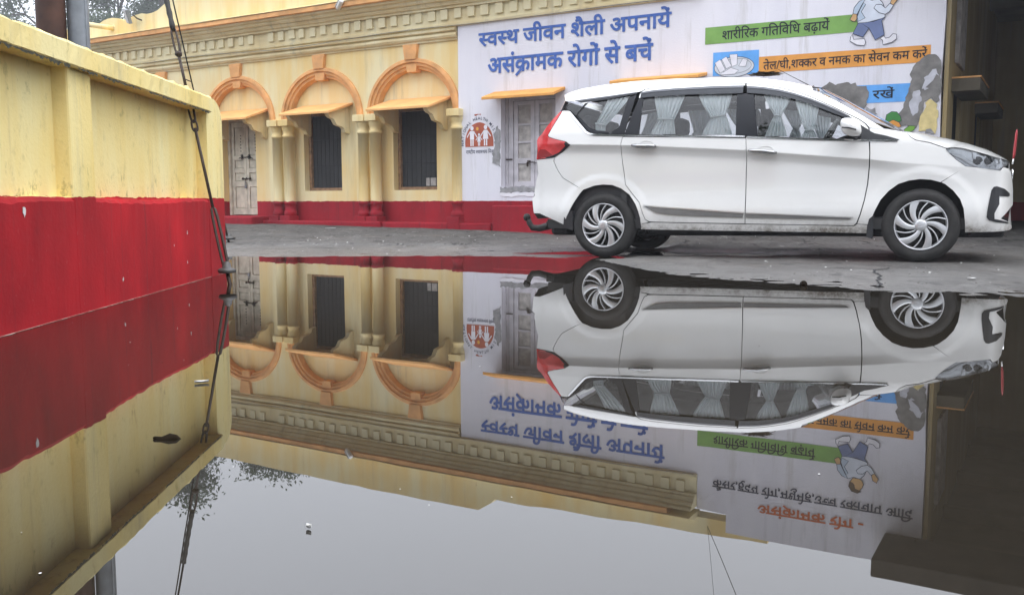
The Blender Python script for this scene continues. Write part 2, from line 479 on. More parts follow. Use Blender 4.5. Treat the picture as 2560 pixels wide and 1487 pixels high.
hh = b.math('ADD', b.math('MULTIPLY', b.noise(wv, 55, 6, .7), 1.), b.math('ADD', b.math('MULTIPLY', fine, .5), b.math('MULTIPLY', crack, -.8)))
b.bump(hh, .9, .016)

def axis(segs):
    out = []
    for a, c, st in segs: out += list(np.arange(a, c, st))
    out.append(segs[-1][1]); return np.array(out)
gx = axis([(-400, -60, 60), (-60, -8, 4), (-8, -3.4, .3), (-3.4, 5.2, .032), (5.2, 12, .25), (12, 60, 4), (60, 400, 60)])
gy = axis([(-300, -30, 45), (-30, 0, 2), (0, 4.4, .2), (4.4, 11.2, .032), (11.2, 18, .12), (18, 60, 3), (60, 500, 60)])
GX, GY = np.meshgrid(gx, gy)
GZ = ground_h(GX, GY)
nx, ny = len(gx), len(gy)
me = bpy.data.meshes.new('ground')
V = np.stack([GX, GY, GZ], -1).reshape(-1, 3)
idx = np.arange(nx * ny).reshape(ny, nx)
Q = np.stack([idx[:-1, :-1], idx[:-1, 1:], idx[1:, 1:], idx[1:, :-1]], -1).reshape(-1, 4)
me.vertices.add(len(V)); me.vertices.foreach_set('co', V.ravel())
me.loops.add(Q.size); me.loops.foreach_set('vertex_index', Q.ravel())
me.polygons.add(len(Q)); me.polygons.foreach_set('loop_start', np.arange(0, Q.size, 4)); me.polygons.foreach_set('loop_total', np.full(len(Q), 4))
me.polygons.foreach_set('use_smooth', np.ones(len(Q), bool))
me.update(calc_edges=True); me.materials.append(M['asphalt'])
go = bpy.data.objects.new('ground', me); COL.objects.link(go); go['kind'] = 'structure'
go['label'] = 'worn grey asphalt yard with wet cracked patches round the puddle'

b = NB('puddle_water'); wv = b.pos('World')
mud = b.noise(wv, .35, 4, .6)
col = b.ramp(mud, [(.3, (.012, .010, .007)), (.7, (.022, .018, .013))])
b.set(Base_Color=col, Roughness=.008, IOR=1.85, Specular_IOR_Level=.5)
rp = b.math('ADD', b.math('MULTIPLY', b.noise(wv, .9, 2, .5, (1, .5, 1)), 1.0), b.math('MULTIPLY', b.noise(wv, 5, 2, .5, (1, .45, 1)), .10))
b.bump(rp, .038, .018)
wm = MB()
wm.add([(-30, -20, 0), (30, -20, 0), (30, 10.6, 0), (-30, 10.6, 0)], [(0, 1, 2, 3)])
wob = wm.build('puddle_water', 'puddle_water'); wob['kind'] = 'structure'
wob['label'] = 'still brown rainwater mirroring the wall, the hospital front and the car'

# ------------------------------------------------------------------ hospital building (facade space: x=u along front, y=-outward, z)
HB = thing('hospital_building', 'long single-storey yellow and white hospital front with red dado and painted health messages', 'building', (F0[0], F0[1], 0), -FAC_ANG)
SPR = 1.90
BAYS = [-7.60, -5.63, -3.68, -1.79]
IRX, IRZ, ORX, ORZ = .73, .66, .895, .82
def niche(c, z0=.15, n=26):
    return [(c - IRX, z0), (c + IRX, z0), (c + IRX, SPR)] + [(c + .83 * math.cos(a), SPR + .003 + .755 * math.sin(a)) for a in np.linspace(0, math.pi, n)] + [(c - IRX, SPR)]
# front layer with arched niches
mb = MB(); slab(mb, [rect(-13, -.90, -.1, 3.02)] + [niche(c) for c in BAYS], 0, -.12)
mb.build('wall', 'yellow_paint', HB)
# back layer of the niches with door and window openings
OPEN = {-5.63: (-6.20, -5.36, .285, 2.02), -3.68: (-4.205, -3.37, .71, 2.02), -1.79: (-2.28, -1.43, .71, 2.00), -7.60: (-8.1, -7.3, .71, 2.0)}
mb = MB(); slab(mb, [rect(-13, -.90, -.1, 3.7)] + [rect(*OPEN[c]) for c in BAYS], -.122, -.36)
mb.build('niche_wall', 'niche_paint', HB)
mb = MB(); mb.box(-13, 5.68, .37, 7, -.1, 3.66); mb.build('building_core', 'void_dark', HB)

# arches with keystones
for c in BAYS:
    prof = [(1.0, -.004), (1.0, .032), (.985, .040), (.935, .046), (.925, .018), (.875, .016), (.865, -.012), (.822, -.016), (.800, -.118)]
    rows = []
    for a in np.linspace(0, math.pi, 44):
        row = []
        for fr, o in prof:
            t = (fr - .80) / .20
            rx = IRX * .985 + (ORX - IRX * .985) * t; rz = IRZ * .98 + (ORZ - IRZ * .98) * t
            row.append((c + rx * math.cos(a), -o, SPR + rz * math.sin(a)))
        rows.append(row)
    mb = MB(); mb.grid(rows, 0, False)
    for k in (0, -1):   # closed feet
        mb.add(rows[k], [list(range(len(prof)))])
    ar = mb.build('arch_moulding', 'orange_paint', HB)
    mb = MB(); slab(mb, [[(c - .105, 2.70), (c + .105, 2.70), (c + .135, 2.925), (c - .135, 2.925)]], .062, -.01)
    mb.build('keystone', 'orange_paint', ar)
    mb = MB(); slab(mb, [[(c - .085, 2.515), (c + .085, 2.515), (c + .105, 2.625), (c - .105, 2.625)]], .030, -.11)
    mb.build('keystone', 'orange_paint', ar)

# engaged columns
def column(u, r=.093, name='column'):
    e = bpy.data.objects.new(name, None)
    col = MB()
    prof = [(r * 1.0, .50), (r * 1.0, .53), (r * .97, .56), (r * .95, 1.60), (r * .96, 1.60), (r * 1.14, 1.615), (r * 1.14, 1.645), (r * .98, 1.655), (r * .98, 1.70), (r * 1.0, 1.71), (r * 1.12, 1.735), (r * 1.2, 1.77), (r * 1.2, 1.80)]
    col.lathe(prof, (u, -.03, 0), 20)
    o = col.build(name, 'yellow_paint', HB)
    cap = MB(); cap.bbox(u - r * 1.22, u + r * 1.22, -.17, .04, 1.795, 1.905, .008); cap.build('capital', 'yellow_paint', o)
    ba = MB()
    ba.lathe([(r * 1.02, .535), (r * 1.10, .53), (r * 1.12, .49), (r * .92, .47), (r * .90, .385), (r * 1.0, .375), (r * 1.14, .36), (r * 1.18, .33), (r * 1.14, .30), (r * 1.0, .29)], (u, -.03, 0), 20)
    ba.bbox(u - r * 1.25, u + r * 1.25, -.18, .05, .08, .295, .010)
    ba.build('column_base', 'yellow_paint', o)
    return o
for u in (-6.62, -6.37, -4.67, -4.41, -2.765, -2.515, -.935): column(u)

# plinth, door step and the block under the shutters
mb = MB()
for a, c_, o, z1 in ((-13, -6.66, .20, .205), (-4.93, -2.95, .19, .21), (-2.94, -2.30, .23, .215), (-2.29, -1.02, .19, .207), (-1.01, -.28, .17, .205)):
    mb.bbox(a, c_, -o, .14, -.1, z1, .018)
mb.build('plinth', 'yellow_paint', HB)
mb = MB(); mb.bbox(-6.65, -4.94, -.42, .3, -.1, .275, .02); mb.build('door_step', 'yellow_paint', HB)
mb = MB(); mb.bbox(-.27, 5.74, -.13, .1, -.1, .47, .02); mb.build('plinth', 'white_paint', HB)

# windows behind black netting
def window(c):
    u0, u1, z0, z1 = OPEN[c]
    f = MB(); t = .05
    for q in (rect(u0, u0 + t, z0, z1), rect(u1 - t, u1, z0, z1), rect(u0 + t, u1 - t, z0, z0 + t), rect(u0 + t, u1 - t, z1 - t, z1)):
        f.bbox(q[0][0], q[1][0], .235, .30, q[0][1], q[2][1], .006)
    o = f.build('window', 'frame_wood', HB)
    p = MB(); p.box(u0 + t, u1 - t, .292, .298, z0 + t, z1 - t); p.build('net_screen', 'mesh_dark', o)
    bar = MB()
    for k in range(7):
        x = u0 + t + (u1 - u0 - 2 * t) * (k + 1) / 8
        bar.tube([(x, .290, z0 + t), (x, .290, z1 - t)], .0035, 6)
    for zz in (z0 + .42, z0 + .86): bar.tube([(u0 + t, .289, zz), (u1 - t, .289, zz)], .004, 6)
    bar.build('window_bars', 'bar_dark', o)
    sl = MB(); sl.bbox(u0 - .01, u1 + .01, .17, .31, z0 - .028, z0 + .002, .005); sl.build('sill', 'frame_wood', o)
for c in (-7.60, -3.68, -1.79): window(c)
mb = MB(); mb.bbox(-1.76, -1.485, .285, .2905, .775, .90, .002); mb.build('inner_ledge', 'shutter_panel', HB)
for uu in (-1.68, -1.56):
    mb = MB(); mb.tube([(uu, .280, .765), (uu, .280, .93)], .006, 6); mb.build('inner_rail', 'mesh_dark', HB)
mb = MB(); r = np.random.default_rng(17); us = np.linspace(-8, 2.9, 60)
mb.tube([(u, -.115 - .01 * r.random(), 3.105 + .035 * math.sin(u * 1.1) * math.sin(u * .37) + (.05 if u > -.9 else 0) * 0) for u in us], .005, 5); mb.build('wall_cable', 'mortar_grey', HB)

# panelled wooden double door
def two_leaf_door():
    u0, u1, z0, z1 = OPEN[-5.63]
    f = MB()
    for q in (rect(u0, u0 + .05, z0, z1), rect(u1 - .05, u1, z0, z1), rect(u0 + .05, u1 - .05, z1 - .06, z1)):
        f.bbox(q[0][0], q[1][0], .24, .33, q[0][1], q[2][1], .006)
    d = f.build('door', 'door_paint', HB)
    mid = (u0 + u1) / 2
    for a, c_ in ((u0 + .055, mid - .003), (mid + .003, u1 - .055)):
        lf = MB(); fr = .062
        zs_ = [z0 + .01, z0 + .12, .80, .90, 1.05, 1.13, 1.28, 1.36, z1 - .15, z1 - .065]
        lf.box(a, c_, .310, .330, z0 + .01, z1 - .065)
        lf.bbox(a, a + fr, .285, .312, z0 + .01, z1 - .065, .004); lf.bbox(c_ - fr, c_, .285, .312, z0 + .01, z1 - .065, .004)
        for k in range(0, 10, 2): lf.bbox(a + fr - .002, c_ - fr + .002, .287, .312, zs_[k], zs_[k + 1], .004)
        L = lf.build('door_leaf', 'door_paint', d)
        for k in range(1, 9, 2):
            pn = MB(); pn.bbox(a + fr + .012, c_ - fr - .012, .298, .312, zs_[k] + .014, zs_[k + 1] - .014, .006)
            pn.build('door_panel', 'door_paint', d)
        for k in range(6):
            st = MB(); st.lathe([(.0, -.012), (.008, -.008), (.010, 0)], ((a + c_) / 2 + .045, .296, 1.44 + k * .055), 8, axis='Y'); st.build('stud', 'black_iron', d)
    bo = MB(); bo.tube([(mid - .11, .272, .945), (mid + .11, .272, .945)], .011, 8)
    for k in (-.09, 0, .09): bo.bbox(mid + k - .008, mid + k + .008, .262, .289, .925, .965, .003)
    bo.tube([(mid - .02, .266, .945), (mid - .02, .262, .875), (mid + .01, .262, .87)], .007, 6)
    bo.build('bolt', 'rust_iron', d)
    lk = MB(); lk.bbox(mid - .03, mid + .018, .25, .275, .77, .83, .006)
    lk.tube([(mid - .022, .262, .83), (mid - .022, .262, .865), (mid - .006, .262, .885), (mid + .010, .262, .865), (mid + .010, .262, .83)], .006, 6)
    lk.build('padlock', 'galvanised', d)
    ch = MB(); r = np.random.default_rng(3)
    for s_ in (-1, 1):
        for k in range(9):
            a = k * .7; cx_, cz_ = mid + s_ * .095, 1.335
            ch.tube([(cx_, .275, cz_), (cx_ + .055 * math.cos(a) * (0.6 + .4 * r.random()), .272, cz_ + .05 * math.sin(a))], .006, 5)
    ch.tube([(mid - .17, .274, 1.315), (mid - .08, .268, 1.33), (mid, .266, 1.325), (mid + .08, .268, 1.335), (mid + .18, .274, 1.30)], .008, 6)
    ch.build('wire_tie', 'black_iron', d)
    return d
two_leaf_door()
mb = MB(); slab(mb, [jag([(-6.30, .90), (-6.235, .92), (-6.23, 1.06), (-6.27, 1.08), (-6.30, 1.02)], .006, .03, 5)], -.117, -.14); mb.build('damp_patch', 'mortar_grey', HB)

# sloping window hoods with scalloped brackets
def hood(u0, u1, proj, zb, zf, mat, o0=-.12, brackets=True, skew=.0):
    mb = MB(); t = .042
    P = [(u0, -o0, zb), (u1, -o0, zb), (u1 - skew, -proj, zf), (u0 - skew, -proj, zf)]
    v = P + [(p[0], p[1], p[2] - t) for p in P]
    bm = bmesh.new(); bv = [bm.verts.new(p) for p in v]
    for f in ((0, 3, 2, 1), (4, 5, 6, 7), (0, 1, 5, 4), (1, 2, 6, 5), (2, 3, 7, 6), (3, 0, 4, 7)): bm.faces.new([bv[i] for i in f])
    bmesh.ops.recalc_face_normals(bm, faces=bm.faces)
    bmesh.ops.bevel(bm, geom=bm.edges[:], offset=.006, segments=1, affect='EDGES')
    bm.verts.index_update()
    mb.add([q.co for q in bm.verts], [[q.index for q in f.verts] for f in bm.faces]); bm.free()
    o = mb.build('window_hood', mat, HB)
    if brackets:
        for ub in (u0 + .10, u1 - .16):
            pr = [(-.12, zb - .05), (proj - .06, zf - t + .012), (proj - .09, zf - .075), (proj - .13, zf - .10), (proj - .17, zf - .105), (proj - .21, zf - .12), (proj - .24, zf - .16), (proj - .27, zf - .20), (proj - .33, zf - .215), (proj - .40, zf - .225), (proj - .45, zf - .25), (-.02, zf - .31), (-.12, zf - .34)]
            V2, T2 = tri2d([pr]); bk = MB()
            bk.add([(ub, -p[0], p[1]) for p in V2], T2); bk.add([(ub + .075, -p[0], p[1]) for p in V2], [t_[::-1] for t_ in T2])
            n = len(pr)
            for i in range(n):
                a, c_ = pr[i], pr[(i + 1) % n]
                bk.add([(ub, -a[0], a[1]), (ub, -c_[0], c_[1]), (ub + .075, -c_[0], c_[1]), (ub + .075, -a[0], a[1])], [(0, 1, 2, 3)])
            bk.build('bracket', 'niche_paint', o)
    return o
hood(-6.20, -4.97, .46, 2.15, 1.955, 'awning_orange')
hood(-4.20, -3.10, .46, 2.14, 1.965, 'awning_orange')
hood(-2.34, -1.13, .48, 2.135, 1.945, 'awning_orange')
hood(-8.2, -7.0, .46, 2.14, 1.955, 'awning_orange')
hood(-.27, .90, .40, 2.12, 2.01, 'chajja_orange', .04, False)
hood(1.74, 2.95, .40, 2.17, 2.10, 'chajja_orange', .04, False)

# cornice: profile (outward,z) swept along u
def sweep(name, prof, u0, u1, mat, parent=HB, step=.5):
    mb = MB(); us = np.arange(u0, u1, step).tolist() + [u1]
    r = np.random.default_rng(int(abs(prof[0][1]) * 1000))
    rows = [[(u, -o + r.normal() * .0025, z + r.normal() * .002) for o, z in prof] for u in us]
    mb.grid(rows, 0, False)
    mb.add(rows[0], [list(range(len(prof)))[::-1]]); mb.add(rows[-1], [list(range(len(prof)))])
    return mb.build(name, mat, parent)
sweep('cornice_moulding', [(-.10, 2.93), (.025, 2.93), (.028, 2.955), (.055, 2.965), (.075, 2.995), (.075, 3.025), (.050, 3.03), (.045, 3.045), (.095, 3.06), (.10, 3.095), (.055, 3.10), (.05, 3.15), (-.1, 3.15)], -13, -.93, 'cornice_paint')
sweep('cornice_frieze', [(-.1, 3.115), (.062, 3.115), (.085, 3.125), (.090, 3.155), (.060, 3.16), (.058, 3.38), (-.1, 3.38)], -13, 2.92, 'cornice_paint')
fr = sweep('cornice_crown', [(-.1, 3.375), (.11, 3.375), (.115, 3.405), (.145, 3.415), (.17, 3.45), (.17, 3.465), (.205, 3.47), (.225, 3.495), (.225, 3.51), (.265, 3.525), (.285, 3.555), (-.1, 3.56)], -13, 2.92, 'cornice_paint')
sweep('cornice_band', [(-.1, 3.557), (.305, 3.557), (.325, 3.565), (.325, 3.632), (.30, 3.64), (-.1, 3.642)], -13, 2.60, 'orange_paint')
sweep('cornice_slope', [(-.1, 3.638), (.335, 3.638), (.34, 3.648), (.09, 3.72), (-.1, 3.72)], -13, 2.92, 'yellow_paint')
# dentils, each its own block
mb = MB(); mb.bbox(-.062, .062, -.088, -.055, 3.222, 3.372, .006)
d0 = None; r = np.random.default_rng(21); k = 0; u = -11.9
while u < 2.85:
    uu = u + r.normal() * .006
    if d0 is None: d0 = mb.build('dentil', 'cornice_paint', HB); o = d0
    else: o = d0.copy(); COL.objects.link(o)
    o.location = (uu, r.normal() * .003, r.normal() * .004); o.scale = (1 + r.normal() * .06, 1, 1)
    u += .2395; k += 1
    if -5.0 < u < -4.85: u += .2395      # one dentil has broken away
# parapet
pt = [(-13, 3.70), (3.88, 3.70), (3.88, 3.90), (2.6, 3.93), (-.30, 4.03), (-.36, 4.08), (-.60, 4.245), (-3.3, 4.25), (-7.15, 4.235), (-7.45, 4.16), (-7.65, 4.05), (-7.95, 4.02), (-8.1, 4.05), (-8.35, 4.04), (-8.6, 3.97), (-8.8, 4.03), (-9.1, 4.06), (-9.4, 3.98), (-13, 3.95)]
pt2 = resample(pt, .3); r = np.random.default_rng(5)
pt2 = [(p[0], p[1] + (r.normal() * .008 if p[1] > 3.75 else 0)) for p in pt2]
mb = MB(); slab(mb, [pt2], .03, -.22); mb.build('parapet', 'yellow_paint', HB)

# white painted wall, taller at its right end
WO = .045
top = [(-.90, -.1), (5.70, -.1), (5.705, 1.2), (5.69, 1.9), (5.71, 2.6), (5.70, 3.83), (5.0, 3.845), (3.9, 3.85), (3.33, 3.84), (3.33, 3.60), (2.925, 3.58), (2.925, 3.118), (-.905, 3.118)]
SHU = (-.155, .745, .735, 2.03)
mb = MB(); slab(mb, [resample(top, .25), rect(*SHU)], WO, -.36); mb.build('white_wall', 'white_paint', HB)
mb = MB(); slab(mb, [jag([(-.17, .655), (.72, .655), (.74, .735), (-.17, .735)], .010, .05, 9)], WO + .012, 0); mb.build('sill', 'plaster_grey', HB)

def shutters():
    u0, u1, z0, z1 = SHU; y = .10
    f = MB()
    for q in (rect(u0, u0 + .055, z0, z1), rect(u0 + .06, u0 + .135, z0, z1), rect(u1 - .05, u1, z0, z1), rect(u0 + .135, u1 - .05, z1 - .05, z1)):
        f.bbox(q[0][0], q[1][0], y - .03, y + .05, q[0][1], q[2][1], .006)
    S = f.build('shutter_frame', 'shutter_paint', HB)
    a0 = u0 + .14; a1 = u1 - .055; mid = (a0 + a1) / 2
    for a, c_ in ((a0, mid - .003), (mid + .003, a1)):
        lf = MB(); fr_ = .068
        lf.bbox(a, a + fr_, y - .012, y + .025, z0 + .008, z1 - .055, .004); lf.bbox(c_ - fr_, c_, y - .012, y + .025, z0 + .008, z1 - .055, .004)
        zz = [(z0 + .008, z0 + .085), (1.075, 1.155), (1.372, 1.402), (1.625, 1.655), (z1 - .11, z1 - .055)]
        for p, q in zz: lf.bbox(a + fr_ - .002, c_ - fr_ + .002, y - .010, y + .025, p, q, .004)
        L = lf.build('shutter_leaf', 'shutter_paint', S)
        for k in range(4):
            p = MB(); p.box(a + fr_, c_ - fr_, y + .012, y + .018, zz[k][1], zz[k + 1][0]); p.build('shutter_panel', 'shutter_panel', S)
    h = MB(); h.bbox(mid - .12, mid - .07, y - .03, y - .012, 1.09, 1.12, .003); h.bbox(mid - .125, mid - .10, y - .04, y - .02, 1.03, 1.095, .004)
    for k in range(5): h.lathe([(.009, -.004), (.013, 0), (.009, .004)], (mid - .06 + k * .022, y - .03, 1.10 - .004 * k), 8, axis='Y' if k % 2 else 'Z')
    h.build('hasp', 'rust_iron', S)
    h = MB(); h.bbox(u0 + .02, u0 + .13, y - .045, y - .032, 1.13, 1.15, .003); h.build('hinge', 'rust_iron', S)
shutters()

# ------------------------------------------------------------------ painted lettering and pictures
_GL = {}
def glyph(ch, off=.0):
    key = (ch, off)
    if key in _GL: return _GL[key]
    def mesh_of(s):
        c = bpy.data.curves.new('g', 'FONT'); c.body = s; c.resolution_u = 3; c.offset = off
        o = bpy.data.objects.new('g', c); COL.objects.link(o)
        bpy.context.view_layer.update()
        me = bpy.data.meshes.new_from_object(o.evaluated_get(bpy.context.evaluated_depsgraph_get()))
        V = np.array([v.co[:2] for v in me.vertices]).reshape(-1, 2); F = [tuple(p.vertices) for p in me.polygons]
        bpy.data.objects.remove(o); bpy.data.curves.remove(c); bpy.data.meshes.remove(me)
        return V, F
    V, F = mesh_of(ch)
    b0, _ = mesh_of('|'); b1, _ = mesh_of(ch + '|')
    if ch in 'ि': adv = .259
    else: adv = float(b1[:, 0].max() - b0[:, 0].max())
    _GL[key] = (V, F, adv); return _GL[key]
def clip_right(V, F, xc):
    """keep the part left of x=xc (a consonant's half form)"""
    vs = []; fs = []
    for f in F:
        P = [tuple(V[i]) for i in f]; out = []
        for i in range(len(P)):
            a, c_ = P[i], P[(i + 1) % len(P)]
            if a[0] <= xc: out.append(a)
            if (a[0] <= xc) != (c_[0] <= xc):
                t = (xc - a[0]) / (c_[0] - a[0]); out.append((xc, a[1] + (c_[1] - a[1]) * t))
        if len(out) >= 3:
            b_ = len(vs); vs += out; fs.append(tuple(range(b_, b_ + len(out))))
    return np.array(vs).reshape(-1, 2), fs
HALF = {'स': .47, 'क': .50, 'ष': .40, 'च': .46, 'त': .36, 'न': .40, 'थ': .44}
def layout(tokens, off):
    """tokens: characters in visual order; 'X~' half form; 'X^' with a ra-stroke under it; ' ' space"""
    x = 0.; VS = []; FS = []
    def put(V, F, dx):
        b_ = sum(len(v) for v in VS); VS.append(V + np.array([dx, 0])); FS.extend([tuple(i + b_ for i in f) for f in F])
    for tk in tokens:
        if tk == ' ': x += .26; continue
        ch = tk[0]; V, F, adv = glyph(ch, off)
        if tk.endswith('~'):
            V, F = clip_right(V, F, HALF[ch] + off); put(V, F, x); x += HALF[ch] - .015
            continue
        put(V, F, x)
        if tk.endswith('^'):
            s_ = np.array([(.02, -.14), (.09, -.20), (.36, .05), (.30, .11)]); put(s_, [(0, 1, 2, 3)], x)
        x += adv
    return np.concatenate(VS), FS
def lettering(tokens, u0, u1, zbase, zhead, mat, o=WO + .008, off=.012, name='lettering', parent=HB):
    bold = off - .010; V, F = layout(tokens, min(off, .010))
    sx = (u1 - u0) / (V[:, 0].max() - V[:, 0].min()); sz = (zhead - zbase) / .622
    U = u0 + (V[:, 0] - V[:, 0].min()) * sx; Z = zbase + V[:, 1] * sz
    mb = MB()
    if len(F) and True:
        mb.add([(a, -o, c_) for a, c_ in zip(U, Z)], F)
        if bold > .004:      # a second and third pass of the brush
            for k, (dx, dz) in enumerate(((1, 0), (-1, 0), (0, 1), (0, -1), (.7, .7), (-.7, -.7), (.7, -.7), (-.7, .7))):
                mb.add([(a + dx * bold * sz, -o - .0002 * (k + 1), c_ + dz * bold * sz) for a, c_ in zip(U, Z)], F)
    return mb.build(name, mat, parent)
def toks(s):
    """split: '~' marks half form of the previous consonant, '^' a ra stroke"""
    out = []
    for c in s:
        if c in '~^': out[-1] += c
        else: out.append(c)
    return out
lettering(toks('स~वस~थ जीवन शैली अपनायें'), -.53, 2.455, 2.785, 2.965, 'sign_blue', off=.026)
lettering(toks('असंक^ामक रोगों से बचें'), -.37, 2.205, 2.385, 2.590, 'sign_blue', off=.026)
lettering(toks('-रोग असंक्रामक')[:0] + toks('असंक^ामक रोग -'), 3.75, 5.05, 3.375, 3.485, 'sign_redorange', off=.026)
lettering(toks('कैंसर,हृदय रोग,मधुमेह,उच~च रक~तचाप आिद'), 3.14, 5.60, 3.145, 3.245, 'sign_navy', off=.018)

def flat(name, loops, mat, o, parent=HB):
    V, T = tri2d(loops); mb = MB(); mb.add([(p[0], -o, p[1]) for p in V], T); return mb.build(name, mat, parent)
def stroke(mb, path, wd, o, closed=False):
    P = [np.array(p, float) for p in path]; n = len(P); L = []; Rr = []
    for i in range(n):
        a = P[i - 1] if (i > 0 or closed) else P[i]; c_ = P[(i + 1) % n] if (i < n - 1 or closed) else P[i]
        t = c_ - a; t = t / (np.linalg.norm(t) + 1e-9); nn = np.array([-t[1], t[0]]) * wd / 2
        L.append(P[i] + nn); Rr.append(P[i] - nn)
    v = [(p[0], -o, p[1]) for p in L] + [(p[0], -o, p[1]) for p in Rr]
    mb.add(v, [(i, n + i, n + (i + 1) % n, (i + 1) % n) for i in range(n if closed else n - 1)])

gs = flat('green_strip', [[(2.915, 2.512), (4.78, 2.500), (4.78, 2.702), (2.915, 2.722)]], 'sign_green', WO + .004)
lettering(toks('शारीिरक गितिविध बढ़ायें'), 3.14, 4.45, 2.553, 2.655, 'sign_black', parent=gs)
og = flat('orange_strip', [[(3.615, 2.105), (5.57, 2.092), (5.57, 2.282), (3.615, 2.303)]], 'sign_orange', WO + .004)
lettering(toks('तेल/घी,शक~कर व नमक का सेवन कम करें'), 3.67, 5.535, 2.142, 2.232, 'sign_black', parent=og)
bs = flat('blue_strip', [[(4.30, 1.675), (5.44, 1.662), (5.44, 1.868), (4.30, 1.885)]], 'sign_sky', WO + .004)
lettering(toks('रखें'), 4.965, 5.205, 1.715, 1.805, 'sign_black', parent=bs)
# picture of food on a plate
pc = flat('food_picture', [[(3.025, 2.11), (3.612, 2.10), (3.612, 2.392), (3.025, 2.402)]], 'sign_sky', WO + .004)
flat('plate', [ellipse(3.30, 2.205, .255, .125)], 'plate_paint', WO + .006, pc)
mb = MB(); stroke(mb, ellipse(3.30, 2.205, .255, .125), .006, WO + .0068, True); stroke(mb, ellipse(3.32, 2.215, .20, .09), .004, WO + .0068, True); mb.build('plate_outline', 'ink_paint', pc)
for k, q in enumerate(([(3.05, 2.27), (3.12, 2.31), (3.19, 2.18), (3.12, 2.14)], [(3.14, 2.31), (3.20, 2.34), (3.27, 2.22), (3.20, 2.19)], [(3.24, 2.36), (3.34, 2.36), (3.34, 2.23), (3.27, 2.21)], [(3.12, 2.12), (3.26, 2.20), (3.36, 2.16), (3.31, 2.115)], [(3.36, 2.21), (3.41, 2.30), (3.47, 2.28), (3.45, 2.20)])):
    p = flat('food_piece', [q], 'sign_white', WO + .0075 + k * .0006, pc)
    mb = MB(); stroke(mb, q, .005, WO + .0078 + k * .0006, True); mb.build('food_outline', 'ink_paint', pc)

# walking man painted on the wall
MO = WO + .009
def Q(a, b_):   # picture grid -> facade
    return (4.69 + (a - 1500) * .00115, 2.331 + (465 - b_) * .00117 - (a - 1600) * .00012)
man = flat('painted_walking_man', [[Q(*p) for p in [(1570, 240), (1660, 235), (1800, 195), (1830, 180), (1825, 100), (1800, 40), (1760, 0), (1700, 20), (1640, 0), (1600, 70), (1570, 130), (1558, 190)]]], 'shirt_light', MO)
def man_part(nm, pts, mat, lvl):
    o = flat(nm, [[Q(*p) for p in pts]], mat, MO + .0006 * lvl, man)
    mb = MB(); stroke(mb, [Q(*p) for p in pts], .0075, MO + .0006 * lvl + .0003, True); mb.build('outline', 'ink_paint', man)
mb = MB(); stroke(mb, [Q(*p) for p in [(1570, 240), (1660, 235), (1800, 195), (1830, 180), (1825, 100), (1800, 40), (1760, 0), (1700, 20), (1640, 0), (1600, 70), (1570, 130), (1558, 190)]], .0075, MO + .0003, True); mb.build('outline', 'ink_paint', man)
man_part('shirt_shade', [(1575, 225), (1640, 190), (1600, 130), (1640, 60), (1620, 40), (1585, 110), (1562, 180)], 'shirt_paint', 1)
man_part('trouser_leg', [(1575, 240), (1525, 345), (1625, 378), (1680, 290), (1660, 236)], 'trouser_paint', 2)
man_part('trouser_leg', [(1600, 240), (1680, 290), (1745, 403), (1830, 350), (1800, 215), (1830, 185), (1720, 225)], 'trouser_paint', 3)
man_part('sleeve', [(1640, 0), (1575, 30), (1530, 90), (1520, 150), (1560, 155), (1600, 70)], 'shirt_paint', 2)
man_part('hand', [(1520, 150), (1558, 155), (1560, 200), (1540, 228), (1510, 220), (1492, 205)], 'skin_paint', 3)
man_part('sleeve', [(1790, 60), (1830, 95), (1870, 50), (1905, 70), (1870, 130), (1830, 155), (1770, 140), (1720, 95), (1740, 60)], 'shirt_light', 4)
man_part('hand', [(1875, 48), (1902, 68), (1945, 10), (1930, -35), (1890, -10)], 'skin_paint', 5)
man_part('shoe', [(1520, 350), (1535, 400), (1640, 392), (1655, 430), (1640, 460), (1570, 455), (1500, 420), (1505, 380)], 'sign_white', 4)
man_part('shoe', [(1790, 385), (1830, 360), (1840, 385), (1880, 375), (1910, 340), (1945, 345), (1945, 390), (1900, 425), (1820, 448), (1815, 405)], 'sign_white', 4)
man_part('face', [(1690, 10), (1660, -30), (1665, -80), (1700, -120), (1760, -125), (1790, -90), (1800, -55), (1785, -20), (1755, 5)], 'skin_paint', 2)
man_part('hair', [(1660, -30), (1650, -80), (1680, -130), (1740, -150), (1780, -130), (1760, -122), (1715, -105), (1705, -60), (1690, -45)], 'hair_paint', 3)

